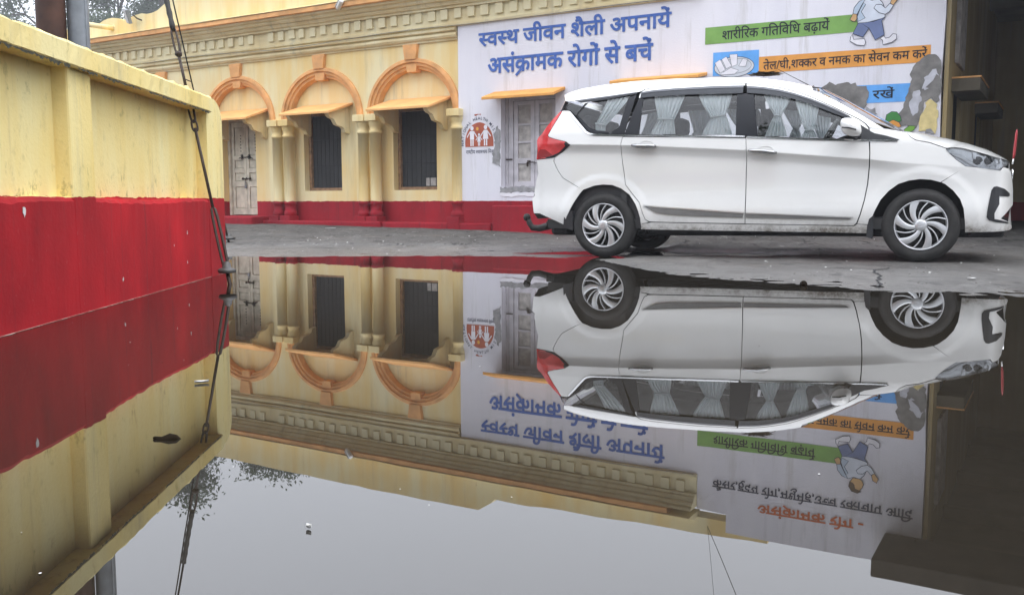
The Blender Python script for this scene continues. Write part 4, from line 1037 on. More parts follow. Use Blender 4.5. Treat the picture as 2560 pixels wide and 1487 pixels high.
# ------------------------------------------------------------------ car: side-view panel outlines (x forward of rear axle, z up), metres
CP = {
  'tail_lamp': [(-0.442, 1.39), (-0.518, 1.323), (-0.59, 1.249), (-0.649, 1.175), (-0.681, 1.154), (-0.699, 1.122), (-0.694, 1.022), (-0.71, 0.943), (-0.599, 0.947), (-0.498, 0.958), (-0.42, 1.001), (-0.323, 1.061), (-0.37, 1.093), (-0.478, 1.12), (-0.554, 1.142), (-0.576, 1.162), (-0.524, 1.245), (-0.468, 1.331), (-0.433, 1.386)],
  'quarter': [(-0.426, 1.391), (-0.356, 1.387), (-0.325, 1.363), (-0.171, 1.181), (-0.122, 1.156), (-0.041, 1.143), (0.19, 1.127), (0.191, 1.117), (0.177, 1.067), (0.172, 0.968), (0.188, 0.842), (0.212, 0.677), (0.266, 0.607), (0.346, 0.512), (0.382, 0.405), (0.404, 0.354), (0.435, 0.335), (0.416, 0.325), (0.373, 0.32), (0.365, 0.284), (0.359, 0.367), (0.34, 0.436), (0.314, 0.499), (0.253, 0.588), (0.173, 0.646), (0.087, 0.679), (-0.006, 0.685), (-0.094, 0.675), (-0.168, 0.65), (-0.203, 0.639), (-0.275, 0.677), (-0.415, 0.758), (-0.467, 0.83), (-0.509, 0.916), (-0.498, 0.953), (-0.417, 0.996), (-0.318, 1.061), (-0.368, 1.097), (-0.475, 1.124), (-0.549, 1.146), (-0.569, 1.164), (-0.518, 1.245), (-0.461, 1.33), (-0.428, 1.384)],
  'rear_bumper': [(-0.704, 0.936), (-0.695, 0.804), (-0.721, 0.731), (-0.744, 0.638), (-0.743, 0.587), (-0.77, 0.565), (-0.76, 0.491), (-0.747, 0.417), (-0.676, 0.416), (-0.528, 0.358), (-0.398, 0.306), (-0.372, 0.385), (-0.335, 0.451), (-0.299, 0.515), (-0.244, 0.593), (-0.203, 0.639), (-0.278, 0.673), (-0.419, 0.754), (-0.473, 0.828), (-0.518, 0.921), (-0.5, 0.951), (-0.599, 0.941)],
  'rear_door': [(0.196, 1.117), (0.807, 1.09), (1.309, 1.064), (1.315, 0.938), (1.311, 0.759), (1.31, 0.579), (1.307, 0.319), (0.814, 0.328), (0.498, 0.335), (0.443, 0.339), (0.409, 0.358), (0.387, 0.407), (0.351, 0.516), (0.271, 0.611), (0.217, 0.68), (0.194, 0.844), (0.177, 0.968), (0.182, 1.065)],
  'front_door': [(1.313, 1.076), (1.796, 1.042), (2.319, 1.007), (2.326, 0.911), (2.325, 0.798), (2.315, 0.65), (2.293, 0.513), (2.264, 0.397), (2.238, 0.324), (2.218, 0.303), (1.927, 0.307), (1.584, 0.313), (1.314, 0.318), (1.317, 0.519), (1.317, 0.699), (1.32, 0.938)],
  'rear_door_frame': [(1.267, 1.558), (0.884, 1.571), (0.667, 1.571), (0.448, 1.563), (0.374, 1.554), (0.342, 1.533), (0.326, 1.505), (0.322, 1.474), (0.338, 1.474), (0.337, 1.505), (0.344, 1.528), (0.453, 1.543), (0.672, 1.551), (1.03, 1.552), (1.27, 1.543)],
  'front_door_frame': [(1.283, 1.557), (1.425, 1.535), (1.597, 1.496), (1.734, 1.453), (1.87, 1.389), (2.003, 1.32), (2.134, 1.246), (2.23, 1.194), (2.286, 1.151), (2.31, 1.119), (2.315, 1.102), (2.265, 1.136), (2.2, 1.191), (2.148, 1.233), (2.069, 1.281), (1.97, 1.333), (1.837, 1.395), (1.702, 1.448), (1.565, 1.491), (1.427, 1.52), (1.286, 1.539)],
  'rail': [(-0.413, 1.49), (-0.451, 1.566), (-0.437, 1.587), (-0.325, 1.608), (-0.182, 1.622), (-0.047, 1.637), (0.219, 1.653), (0.61, 1.654), (0.989, 1.641), (1.355, 1.621), (1.405, 1.608), (1.524, 1.588), (1.667, 1.556), (1.829, 1.513), (1.847, 1.47), (1.929, 1.43), (2.063, 1.353), (2.195, 1.269), (2.325, 1.18), (2.433, 1.109), (2.323, 1.118), (2.32, 1.124), (2.291, 1.158), (2.233, 1.201), (2.136, 1.253), (2.004, 1.327), (1.871, 1.395), (1.735, 1.459), (1.598, 1.502), (1.426, 1.541), (1.276, 1.564), (1.271, 1.564), (0.882, 1.578), (0.666, 1.577), (0.447, 1.569), (0.365, 1.561), (0.333, 1.539), (0.309, 1.534), (0.005, 1.509), (-0.311, 1.484), (-0.37, 1.482)],
  'fender': [(2.325, 1.112), (2.431, 1.106), (2.606, 1.069), (2.638, 1.028), (2.681, 1.0), (2.784, 0.976), (2.905, 0.928), (2.937, 0.883), (2.989, 0.832), (3.06, 0.777), (2.877, 0.656), (2.805, 0.677), (2.722, 0.684), (2.64, 0.674), (2.558, 0.647), (2.486, 0.591), (2.425, 0.517), (2.385, 0.432), (2.365, 0.38), (2.339, 0.357), (2.329, 0.311), (2.247, 0.316), (2.273, 0.397), (2.301, 0.512), (2.324, 0.65), (2.334, 0.798), (2.334, 0.911)],
  'front_bumper': [(2.884, 0.654), (3.06, 0.779), (3.145, 0.769), (3.313, 0.74), (3.336, 0.768), (3.377, 0.76), (3.403, 0.728), (3.426, 0.643), (3.435, 0.586), (3.44, 0.464), (3.427, 0.453), (3.336, 0.356), (3.398, 0.329), (3.413, 0.314), (3.442, 0.29), (3.444, 0.271), (3.428, 0.26), (3.341, 0.251), (3.183, 0.247), (3.076, 0.245), (3.07, 0.332), (3.056, 0.439), (3.027, 0.517), (2.973, 0.588), (2.912, 0.64)],
  'fog_bezel': [(3.293, 0.617), (3.355, 0.596), (3.402, 0.561), (3.405, 0.54), (3.389, 0.533), (3.316, 0.537), (3.318, 0.473), (3.301, 0.438), (3.284, 0.399), (3.287, 0.353), (3.347, 0.341), (3.403, 0.325), (3.402, 0.313), (3.307, 0.326), (3.247, 0.342), (3.228, 0.367), (3.23, 0.417), (3.241, 0.501), (3.255, 0.586), (3.27, 0.612)],
  'head_lamp': [(2.906, 0.915), (2.921, 0.929), (2.96, 0.934), (3.025, 0.927), (3.102, 0.904), (3.193, 0.874), (3.284, 0.845), (3.353, 0.825), (3.385, 0.812), (3.358, 0.774), (3.331, 0.772), (3.312, 0.744), (3.222, 0.755), (3.145, 0.772), (3.06, 0.784), (3.002, 0.828), (2.949, 0.879)],
  'bonnet_edge': [(2.431, 1.108), (2.606, 1.072), (2.642, 1.03), (2.684, 1.005), (2.787, 0.982), (2.909, 0.933), (2.921, 0.932), (2.96, 0.937), (3.025, 0.93), (3.102, 0.907), (3.193, 0.877), (3.284, 0.847), (3.353, 0.828), (3.386, 0.818)],
  'sill': [(0.372, 0.315), (0.422, 0.32), (0.46, 0.328), (1.309, 0.311), (1.584, 0.307), (1.927, 0.301), (2.224, 0.296), (2.243, 0.312), (2.326, 0.306), (2.32, 0.235), (1.926, 0.243), (1.227, 0.251), (0.81, 0.257), (0.359, 0.265)],
  'glass_q': [(-0.376, 1.473), (-0.198, 1.45), (0.011, 1.474), (0.298, 1.512), (0.208, 1.144), (-0.055, 1.155), (-0.118, 1.17), (-0.158, 1.199), (-0.277, 1.337), (-0.344, 1.39), (-0.385, 1.4)],
  'glass_r': [(0.367, 1.472), (0.756, 1.48), (1.213, 1.468), (1.22, 1.098), (0.345, 1.138)],
  'glass_f': [(1.359, 1.457), (1.435, 1.45), (1.572, 1.426), (1.687, 1.395), (1.807, 1.355), (1.941, 1.293), (2.058, 1.241), (2.156, 1.192), (2.252, 1.135), (2.269, 1.037), (1.415, 1.083)],
  'pillar_c': [(0.325, 1.471), (0.365, 1.471), (0.343, 1.138), (0.211, 1.143)],
  'pillar_b': [(1.214, 1.468), (1.282, 1.465), (1.294, 1.468), (1.357, 1.457), (1.413, 1.083), (1.317, 1.087), (1.308, 1.089), (1.221, 1.097)],
  'visor_r': [(0.34, 1.53), (0.453, 1.543), (0.672, 1.55), (1.03, 1.551), (1.261, 1.543), (1.264, 1.468), (1.041, 1.473), (0.756, 1.481), (0.464, 1.478), (0.338, 1.472)],
  'visor_f': [(1.29, 1.536), (1.427, 1.519), (1.565, 1.49), (1.702, 1.447), (1.837, 1.394), (1.97, 1.332), (2.069, 1.279), (2.148, 1.231), (2.136, 1.212), (2.058, 1.242), (1.94, 1.295), (1.807, 1.356), (1.687, 1.397), (1.572, 1.427), (1.435, 1.452), (1.299, 1.468)],
  'visor_q': [(-0.311, 1.484), (0.005, 1.507), (0.308, 1.534), (0.298, 1.514), (0.011, 1.476), (-0.235, 1.455)],
  'sail': [(2.262, 1.133), (2.316, 1.098), (2.361, 1.071), (2.454, 1.047), (2.528, 1.021), (2.556, 1.011), (2.541, 1.006), (2.325, 1.016), (2.257, 1.022), (2.25, 1.068)],
  'mould_r': [(0.392, 0.49), (0.563, 0.473), (0.939, 0.445), (1.302, 0.418), (1.291, 0.371), (0.939, 0.383), (0.627, 0.398), (0.512, 0.417), (0.436, 0.455)],
  'mould_f': [(1.319, 0.416), (1.699, 0.4), (2.213, 0.374), (2.181, 0.353), (1.699, 0.362), (1.32, 0.371)],
  'belt_path': [(-0.345, 1.373), (-0.164, 1.178), (-0.129, 1.158), (-0.081, 1.147), (0.19, 1.132), (1.308, 1.079), (1.31, 1.076), (1.796, 1.042), (2.318, 1.011), (2.54, 1.002)],
  'ws_edge': [(1.839, 1.488), (1.847, 1.47), (1.929, 1.43), (2.063, 1.353), (2.195, 1.269), (2.325, 1.18), (2.433, 1.109)],
  'handle_r': [(0.284, 1.037), (0.4, 1.025), (0.509, 1.023)],
  'handle_f': [(1.336, 0.958), (1.457, 0.946), (1.575, 0.931)],
  'rear_edge': [(-0.413, 1.49), (-0.442, 1.39), (-0.59, 1.249), (-0.681, 1.154), (-0.697, 1.022), (-0.704, 0.936), (-0.695, 0.804), (-0.721, 0.731), (-0.743, 0.587), (-0.77, 0.565), (-0.747, 0.417)],
  'cur1': [(0.459, 1.487), (0.741, 1.484), (0.511, 1.267), (0.654, 1.256), (0.438, 1.135), (0.673, 1.127)],
  'cur2': [(0.859, 1.486), (1.16, 1.471), (0.99, 1.259), (1.119, 1.278), (0.91, 1.112), (1.187, 1.103)],
  'cur3': [(1.439, 1.45), (1.674, 1.425), (1.539, 1.258), (1.597, 1.248), (1.467, 1.08), (1.654, 1.072)],
  'cur4': [(1.709, 1.398), (1.911, 1.347), (1.803, 1.113), (1.875, 1.111), (1.769, 1.06), (1.909, 1.053)],
  'cur5': [(0.011, 1.475), (0.228, 1.503), (-0.084, 1.25), (0.017, 1.231), (-0.084, 1.19), (0.013, 1.183)],
  'mirror': [(2.098, 1.127), (2.262, 1.121), (2.168, 1.202), (2.231, 1.04)],
}
ZS_X=np.array([-0.80,-0.60,-0.50,-0.456,-0.428,-0.323,-0.185,-0.048,0.221,0.613,0.992,1.358,1.524,1.666,1.829,1.933,2.105,2.286,2.497,2.607,2.768,2.936,3.082,3.237,3.34,3.402,3.5])
ZS_Z=np.array([1.50,1.54,1.57,1.580,1.59,1.611,1.627,1.641,1.656,1.655,1.643,1.622,1.597,1.566,1.52,1.473,1.381,1.28,1.166,1.108,1.066,1.034,0.99,0.929,0.87,0.83,.76])
_gx=np.linspace(-.8,3.5,431)
_g=np.interp(_gx,ZS_X,ZS_Z)
_k=np.exp(-.5*(np.arange(-12,13)/4.)**2);_k/=_k.sum()
_g=np.convolve(np.pad(_g,12,mode='edge'),_k,'valid')
def zs(x): return np.interp(x,_gx,_g)
def sm_(a,b,x):
    t=np.clip((x-a)/(b-a),0,1);return t*t*(3-2*t)
_tz=np.array([.10,.22,.27,.32,.38,.45,.52,.58,.65,.72,.80,.88,1.3]);_tw=np.array([.74,.80,.828,.843,.853,.857,.849,.842,.8395,.8415,.8445,.846,.846])
_zz=np.linspace(.1,1.3,241);_w=np.interp(_zz,_tz,_tw)
_k2=np.exp(-.5*(np.arange(-18,19)/6.)**2);_k2/=_k2.sum()
_w=np.convolve(np.pad(_w,18,mode='edge'),_k2,'valid')
def zcr(x): return np.interp(x,[-.8,-.32,.17,.53,1.31,1.58,2.32,2.61,3.5],[1.08,1.064,1.043,1.02,.96,.931,.855,.815,.72])
def zbl(x): return np.minimum(np.interp(x,[-.8,-.1,1.3,2.4,3.5],[1.19,1.155,1.085,1.01,.92]),zs(x)-.10)
def Wlow(x,z):
    w=np.interp(z,_zz,_w)
    zc=zcr(x); a=.038*sm_(-.75,-.3,x)*(1-sm_(2.2,2.85,x))
    q=np.clip((z-zc+.090)/.090,0,1.0)
    q=q*q*(1.6-.6*q)
    w=w+a*q+ (.038-a)*sm_(-.35,.1,z-zc)*.6
    w=w-.10*np.maximum(z-zc-.004,0)
    return w
def WID(x,z):
    x=np.asarray(x,float);z=np.asarray(z,float)
    zb=zbl(x);zt=zs(x);h=zt-zb
    w=Wlow(x,np.minimum(z,zb))
    t=np.clip((z-zb)/h,0,1.15)
    m=np.clip(h/.58,0,1)
    w=w-(.115*t+.02*t*t)*m-(.15*np.minimum(1,h/.28)+.02)*t**6
    # plan taper
    w=w-.11*np.clip((-x-.05)/.67,0,1.3)**2.2
    w=w-.06*np.clip((x-2.75)/.65,0,2)**2-.16*np.clip((x-3.22)/.19,0,1.5)**3
    for cx,cz in ((0,.31),(2.74,.31)):
        r=np.hypot(x-cx,z-cz)
        w=w+.009*(1-sm_(.42,.49,r))*sm_(.05,.3,z)
    return w

b = NB('car_paint'); v = b.pos('Object'); 
z = b.sep(v)[2]
dn = b.noise(v, 22, 6, .75); dn2 = b.noise(v, 3.0, 4, .6)
dm = b.math('MULTIPLY', b.ramp(z, [(.0, 1.), (.27, .9), (.32, .30), (.40, .05), (.7, .0)]), b.ramp(b.mix(.5, dn, dn2), [(.44, 0.), (.62, 1.)]))
c = b.mix(dm, (.775, .772, .75), (.16, .135, .10))
b.set(Base_Color=c, Roughness=b.mix(dm, .34, .8), Coat_Weight=b.math('SUBTRACT', 1.0, dm), Coat_Roughness=.03, Coat_IOR=1.5, Specular_IOR_Level=.5)
simple('body_dark', (.014, .014, .016), .75, var=.2)
simple('gap_grey', (.05, .05, .05), .8, var=.2)
simple('black_plastic', (.018, .019, .022), .45, var=.2, scale=20)
simple('gloss_black', (.010, .011, .015), .16, var=.1, Specular_IOR_Level=.28)
simple('visor_plastic', (.030, .033, .040), .30, var=.1, Specular_IOR_Level=.3)
simple('visor_grey', (.095, .10, .115), .40, var=.12)
simple('mould_grey', (.20, .20, .195), .42, .3, var=.15)
simple('chrome', (.80, .80, .80), .10, 1.0, var=.06)
simple('satin_chrome', (.60, .60, .59), .30, .7, var=.1)
simple('handle_chrome', (.36, .36, .36), .16, 1.0, var=.1)
simple('wheel_silver', (.56, .57, .58), .34, .6, var=.10, scale=5)
simple('barrel_silver', (.62, .63, .65), .30, .6, var=.15, scale=5)
simple('disc_gap_shade', (.045, .045, .045), .5, .8, var=.4, scale=18)  # brake disc, and barrel darkened to paint in shade between the spokes
simple('seat_cloth', (.028, .029, .031), .9, var=.3, scale=30, bump=.2)
simple('seat_beige', (.10, .10, .10), .9, var=.3, scale=30)
simple('dash_plastic', (.03, .03, .033), .6, var=.2)
simple('lamp_bowl', (.58, .59, .60), .25, .5, var=.2, scale=25)
simple('lamp_bright', (.85, .86, .88), .25, .2, var=.1)
simple('rod_red', (.30, .022, .026), .5, var=.2)
simple('leaf_dry', (.09, .06, .035), .85, var=.4, scale=30)
b = NB('tyre_rubber'); v = b.pos('Object'); xyz = b.sep(v)
ang = b.math('ARCTAN2', xyz[2], xyz[0]); rad = b.math('SQRT', b.math('ADD', b.math('MULTIPLY', xyz[0], xyz[0]), b.math('MULTIPLY', xyz[2], xyz[2])))
tr = b.math('PINGPONG', b.math('MULTIPLY', ang, 14.0), .5)
tm = b.math('GREATER_THAN', rad, .278)
dz = b.noise(v, 9, 5, .6); c = b.ramp(dz, [(.3, (.016, .016, .016)), (.75, (.034, .032, .030))])
b.set(Base_Color=c, Roughness=.72, Specular_IOR_Level=.35)
b.bump(b.math('ADD', b.math('MULTIPLY', b.math('MULTIPLY', b.math('GREATER_THAN', tr, .30), tm), .6), b.math('MULTIPLY', b.noise(v, 60, 3), .25)), .5, .01)

def glass_mat(name, tint, ior=1.5, extra=.0):
    b = NB(name); t = b.t; t.nodes.remove(b.p)
    tr = t.nodes.new('ShaderNodeBsdfTransparent'); tr.inputs[0].default_value = (*tint, 1)
    gl = t.nodes.new('ShaderNodeBsdfGlossy'); gl.inputs[0].default_value = (1, 1, 1, 1); gl.inputs[1].default_value = .015
    fr = t.nodes.new('ShaderNodeFresnel'); fr.inputs[0].default_value = ior
    mx = t.nodes.new('ShaderNodeMixShader')
    f = b.math('ADD', b.math('MULTIPLY', fr.outputs[0], 1.3), extra, True)
    t.links.new(f, mx.inputs[0]); t.links.new(tr.outputs[0], mx.inputs[1]); t.links.new(gl.outputs[0], mx.inputs[2])
    t.links.new(mx.outputs[0], b.out.inputs[0]); return b.m
glass_mat('car_glass', (.90, .93, .93))
glass_mat('lamp_glass', (.86, .88, .90))
b = NB('tail_red'); v = b.pos('Object')
b.set(Base_Color=b.ramp(b.noise(v, 12, 3), [(.3, (.55, .014, .016)), (.7, (.80, .045, .045))]), Roughness=.12, Coat_Weight=1., Coat_Roughness=.02)
simple('tail_dark', (.30, .008, .010), .15, var=.3)
b = NB('curtain_cloth'); t = b.t; v = b.pos('Object')
b.set(Base_Color=b.ramp(b.noise(v, 14, 4, .6, (3, 1, .6)), [(.3, (.80, .86, .88)), (.7, (.92, .95, .96))]), Roughness=.6)
tl = t.nodes.new('ShaderNodeBsdfTranslucent'); tl.inputs[0].default_value = (.62, .70, .74, 1)
tp = t.nodes.new('ShaderNodeBsdfTransparent')
m1 = t.nodes.new('ShaderNodeMixShader'); m1.inputs[0].default_value = .12
m2 = t.nodes.new('ShaderNodeMixShader'); m2.inputs[0].default_value = .05
t.links.new(b.p.outputs[0], m1.inputs[1]); t.links.new(tl.outputs[0], m1.inputs[2])
t.links.new(m1.outputs[0], m2.inputs[1]); t.links.new(tp.outputs[0], m2.inputs[2]); t.links.new(m2.outputs[0], b.out.inputs[0])

CAR = thing('parked_car', 'white seven-seat family car with curtained windows parked on the wet yard', 'car', (1.1937, 9.4525, 0.0))
CAR.rotation_mode = 'QUATERNION'
_fw = Vector((.92250835, -.3858936, .00802894)).normalized(); _up = Vector((-.007407, .00309842, .99996777)); _lf = _up.cross(_fw).normalized()
CAR.rotation_quaternion = Matrix((( _fw.x, _lf.x, _up.x), (_fw.y, _lf.y, _up.y), (_fw.z, _lf.z, _up.z))).to_quaternion()

def wnorm(x, z, e=.004):
    dx = (WID(x + e, z) - WID(x - e, z)) / (2 * e); dz = (WID(x, z + e) - WID(x, z - e)) / (2 * e)
    n = np.stack([-dx, -np.ones_like(dx), -dz], -1)           # visible side faces -y
    return n / np.linalg.norm(n, axis=1)[:, None]
def panel(name, polys, mats, parent=CAR, off=0., th=.012, grid=.030, dish=0., mirror=True, crease=False, sheet=False):
    """body panel: outline in side view laid on the body surface, with thickness"""
    V_, F_, MI, NN = [], [], [], []
    for poly in polys:
        L = resample(poly, .022)
        P = np.array(L); lo, hi = P.min(0), P.max(0)
        gxx, gzz = np.meshgrid(np.arange(lo[0], hi[0], grid), np.arange(lo[1], hi[1], grid)); G = np.stack([gxx.ravel(), gzz.ravel()], 1)
        if len(G):
            G = G[inside(G, [L])]
        if len(G): G = G[segdist(G, [L]) > grid * .42]
        if crease:
            xx = np.arange(lo[0], hi[0], .02); CR = np.concatenate([np.stack([xx, zcr(xx) + d_], 1) for d_ in (.010, .003, -.003, -.012, -.03, -.06, -.085)])
            CR = CR[inside(CR, [L])]
            if len(CR): CR = CR[segdist(CR, [L]) > .006]
            G = np.concatenate([G[np.abs(G[:, 1] - zcr(G[:, 0]) + .035) > .06], CR])
        V, T = tri2d([L], G if len(G) else None)
        s = WID(V[:, 0], V[:, 1]) + off; n = wnorm(V[:, 0], V[:, 1])
        if dish:
            s = s + dish * np.clip(segdist(V, [L]) / .03, 0, 1)
        b0 = len(V_)
        V_ += [(x, -y, z) for (x, z), y in zip(V, s)]; NN += [tuple(q) for q in n]
        F_ += [tuple(b0 + i for i in t) for t in T]; MI += [0] * len(T)
        if sheet: continue
        b1 = len(V_)
        V_ += [(x, -(y - th), z) for (x, z), y in zip(V, s)]; NN += [tuple(-q) for q in n]
        F_ += [tuple(b1 + i for i in t[::-1]) for t in T]; MI += [1] * len(T)
        Lp = np.array(L); sw = WID(Lp[:, 0], Lp[:, 1]) + off; A = np.sum(Lp[:, 0] * np.roll(Lp[:, 1], -1) - np.roll(Lp[:, 0], -1) * Lp[:, 1])
        k = len(L); b2 = len(V_)
        tn = np.roll(Lp, -1, 0) - np.roll(Lp, 1, 0); nn = np.stack([tn[:, 1], -tn[:, 0]], 1) * (1 if A > 0 else -1); nn /= (np.linalg.norm(nn, axis=1)[:, None] + 1e-9)
        V_ += [(p[0], -y, p[1]) for p, y in zip(Lp, sw)] + [(p[0], -(y - th), p[1]) for p, y in zip(Lp, sw)]
        NN += [(q[0], 0, q[1]) for q in nn] * 2
        for i in range(k):
            j = (i + 1) % k; q = (b2 + i, b2 + k + i, b2 + k + j, b2 + j)
            F_.append(q if A > 0 else q[::-1]); MI.append(0)
    me = bpy.data.meshes.new(name); me.from_pydata(V_, [], F_)
    mats = mats if isinstance(mats, (list, tuple)) else [mats, 'body_dark']
    for m in mats: me.materials.append(M[m])
    me.polygons.foreach_set('material_index', MI); me.polygons.foreach_set('use_smooth', [True] * len(F_))
    me.update(); me.normals_split_custom_set_from_vertices(NN)
    o = bpy.data.objects.new(name, me); COL.objects.link(o); o.parent = parent
    if mirror: twin(o)
    return o
TW = {}
def twin(o):
    c = o.copy(); COL.objects.link(c); c.scale = (1, -1, 1); c.parent = TW.get(o.parent.name, o.parent)
    if o.parent.name in TW: c.scale = (1, 1, 1)      # already mirrored by its parent
    TW[o.name] = c
    return c
CPP = CP['car_paint'] if 'car_paint' in CP else 'car_paint'
panel('quarter_panel', [CP['quarter']], 'car_paint', crease=True)
panel('rear_bumper', [CP['rear_bumper']], 'car_paint')
rd = panel('door', [CP['rear_door'], CP['rear_door_frame']], 'car_paint', crease=True)
fd = panel('door', [CP['front_door'], CP['front_door_frame']], 'car_paint', crease=True)
panel('roof_rail', [CP['rail']], 'car_paint')
panel('fender', [CP['fender']], 'car_paint', crease=True)
panel('front_bumper', [CP['front_bumper']], 'car_paint')
panel('sill', [CP['sill']], 'car_paint', off=-.004)
panel('tail_lamp', [CP['tail_lamp']], ['tail_red', 'body_dark'], dish=.006)
panel('tail_lamp_trim', [[(-.42, 1.001), (-.323, 1.061), (-.37, 1.093), (-.385, 1.075), (-.372, 1.055), (-.45, .998), (-.53, .968), (-.598, .955), (-.599, .947), (-.498, .958)]], ['gloss_black', 'body_dark'], off=.0075, th=.006)
panel('tail_lamp_trim', [[(-.69, .955), (-.60, .96), (-.52, .975), (-.60, 1.03), (-.66, 1.035), (-.69, 1.0)]], ['tail_dark', 'body_dark'], off=.0072, th=.006)
panel('window', [CP['glass_q']], ['car_glass', 'car_glass'], off=-.008, sheet=True)
panel('window', [CP['glass_r']], ['car_glass', 'car_glass'], rd, off=-.010, sheet=True)
panel('window', [CP['glass_f']], ['car_glass', 'car_glass'], fd, off=-.010, sheet=True)
panel('window_surround', [[(.298, 1.512), (.208, 1.144), (.06, 1.149), (.10, 1.175), (.155, 1.21), (.225, 1.48)], [(-.118, 1.17), (-.055, 1.155), (.06, 1.149), (.06, 1.170), (-.05, 1.185), (-.145, 1.225), (-.262, 1.34), (-.277, 1.337), (-.158, 1.199)], [(-.198, 1.45), (-.165, 1.455), (-.255, 1.36), (-.277, 1.338)]], ['gloss_black', 'body_dark'], off=-.002, th=.006, grid=.05)
panel('pillar_trim', [CP['pillar_c']], ['gloss_black', 'body_dark'], off=-.002, th=.03)
panel('pillar_trim', [CP['pillar_b']], ['gloss_black', 'body_dark'], off=-.002, th=.03)
panel('rain_visor', [CP['visor_r']], ['visor_plastic', 'body_dark'], rd, off=.010, th=.004)
panel('rain_visor', [CP['visor_f']], ['visor_plastic', 'body_dark'], fd, off=.010, th=.004)
panel('rain_visor', [CP['visor_q']], ['visor_plastic', 'body_dark'], off=.010, th=.004)
for a, q in (('visor_r', .30), ('visor_f', .30), ('visor_q', .45)):   # bright upper lip of each visor
    Pv = CP[a]; h = len(Pv) // 2
    up_, dn_ = Pv[:h], Pv[h:][::-1]
    m_ = min(len(up_), len(dn_)); up_ = up_[:m_]; dn_ = dn_[:m_]
    lowr = [(u[0] + (d_[0] - u[0]) * q, u[1] + (d_[1] - u[1]) * q) for u, d_ in zip(up_, dn_)]
    panel('visor_lip', [[(u[0], u[1] - .001) for u in up_] + lowr[::-1]], ['visor_grey', 'body_dark'], off=.0145, th=.004, grid=.05)
panel('mirror_base', [CP['sail']], ['black_plastic', 'body_dark'], off=.004, th=.01)
panel('side_moulding', [CP['mould_r']], ['mould_grey', 'body_dark'], rd, off=.010, th=.012)
panel('side_moulding', [CP['mould_f']], ['mould_grey', 'body_dark'], fd, off=.010, th=.012)
def strip_poly(path, wd):
    P = np.array(path); n = len(P); L = []; Rr = []
    for i in range(n):
        t = P[min(i + 1, n - 1)] - P[max(i - 1, 0)]; t /= np.linalg.norm(t); nn = np.array([-t[1], t[0]]) * wd / 2
        L.append(tuple(P[i] + nn)); Rr.append(tuple(P[i] - nn))
    return L + Rr[::-1]
bp = CP['belt_path']
panel('belt_trim', [strip_poly(bp[:5] + [(1.300, 1.0795)], .017), strip_poly([(1.322, 1.075)] + bp[7:], .017)], ['chrome', 'body_dark'], off=.005, th=.008, grid=.05)
panel('moulding_trim', [strip_poly([(p[0], p[1] - .004) for p in CP['mould_r'][:4]], .011)], ['satin_chrome', 'body_dark'], rd, off=.015, th=.006, grid=.05)
panel('moulding_trim', [strip_poly([(p[0], p[1] - .004) for p in CP['mould_f'][:3]], .010)], ['satin_chrome', 'body_dark'], fd, off=.015, th=.006, grid=.05)
panel('fog_lamp_bezel', [CP['fog_bezel']], ['black_plastic', 'body_dark'], off=.006, th=.03)
hl = panel('head_lamp', [CP['head_lamp']], ['lamp_glass', 'lamp_glass'], off=.003, sheet=True, dish=.006)
panel('lamp_bowl', [CP['head_lamp']], ['lamp_bowl', 'body_dark'], off=-.030, th=.004)
panel('lamp_blade', [[(2.955, .885), (3.03, .862), (3.11, .805), (3.165, .775), (3.15, .772), (3.09, .795), (3.02, .845), (2.96, .873)]], ['lamp_bright', 'body_dark'], off=-.012, th=.004)
panel('lamp_blade', [[(3.105, .895), (3.135, .887), (3.13, .835), (3.112, .84)]], ['lamp_bright', 'body_dark'], off=-.012, th=.004)
for cx_ in (3.165, 3.245, 3.31):
    panel('lamp_blade', [[(cx_ - .02, .775), (cx_ + .012, .79), (cx_ + .018, .815), (cx_ + .002, .845), (cx_ - .004, .843), (cx_ + .004, .815), (cx_ - .004, .795), (cx_ - .032, .785)]], ['lamp_bright', 'body_dark'], off=-.010, th=.004, grid=.05)
for cx_ in (3.16, 3.24):
    mb = MB(); s_ = float(WID(cx_, .82)); mb.lathe([(.032, .008), (.036, 0), (.030, -.006), (.0, -.012)], (cx_ - .012, -(s_ - .018), .822), 18, axis='Y')
    o = mb.build('projector', 'gloss_black', CAR); twin(o)

# dark structure behind the panel gaps (leaves the window openings free)
mb = MB()
for seg in ([(.17, .33), (.17, 1.10), (.22, 1.10), (.22, .33)], [(1.28, .33), (1.28, 1.06), (1.36, 1.06), (1.36, .33)], [(2.28, .36), (2.30, 1.03), (2.37, 1.03), (2.37, .40)]):
    V, T = tri2d([seg]); mb.add([(p[0], -(float(WID(p[0], p[1])) - .035), p[1]) for p in V], T)
rows = [[(x, -(float(WID(x, z_)) - .030), z_) for x in np.linspace(-.6, 3.3, 60)] for z_ in (.27, .36)]
mb.grid(rows, 0, False)
for zc_ in (.015,):
    rows = [[(x, -(float(WID(x, zz(x))) - .022), zz(x)) for x in np.linspace(.20, 2.45, 50)] for zz in (lambda x: float(zbl(x)) - .10, lambda x: float(zbl(x)) + .004)]
    mb.grid(rows, 0, False)
o = mb.build('inner_frame', 'gap_grey', CAR); twin(o)
gl_ = [(2.32, 1.121), (2.291, 1.155), (2.233, 1.1975), (2.135, 1.2495), (2.0035, 1.3235), (1.8705, 1.392), (1.7345, 1.456), (1.5975, 1.499), (1.4255, 1.538), (1.28, 1.5605), (.883, 1.5745), (.6665, 1.574), (.4475, 1.566), (.37, 1.5575), (.338, 1.536), (.318, 1.50)]
rows = [[(x, -(float(WID(x, z_ + d_)) - .016), z_ + d_) for x, z_ in resample(gl_, .05, False)] for d_ in (-.022, .022)]
mb = MB(); mb.grid(rows, 0, False); o = mb.build('inner_frame', 'gap_grey', CAR); twin(o)

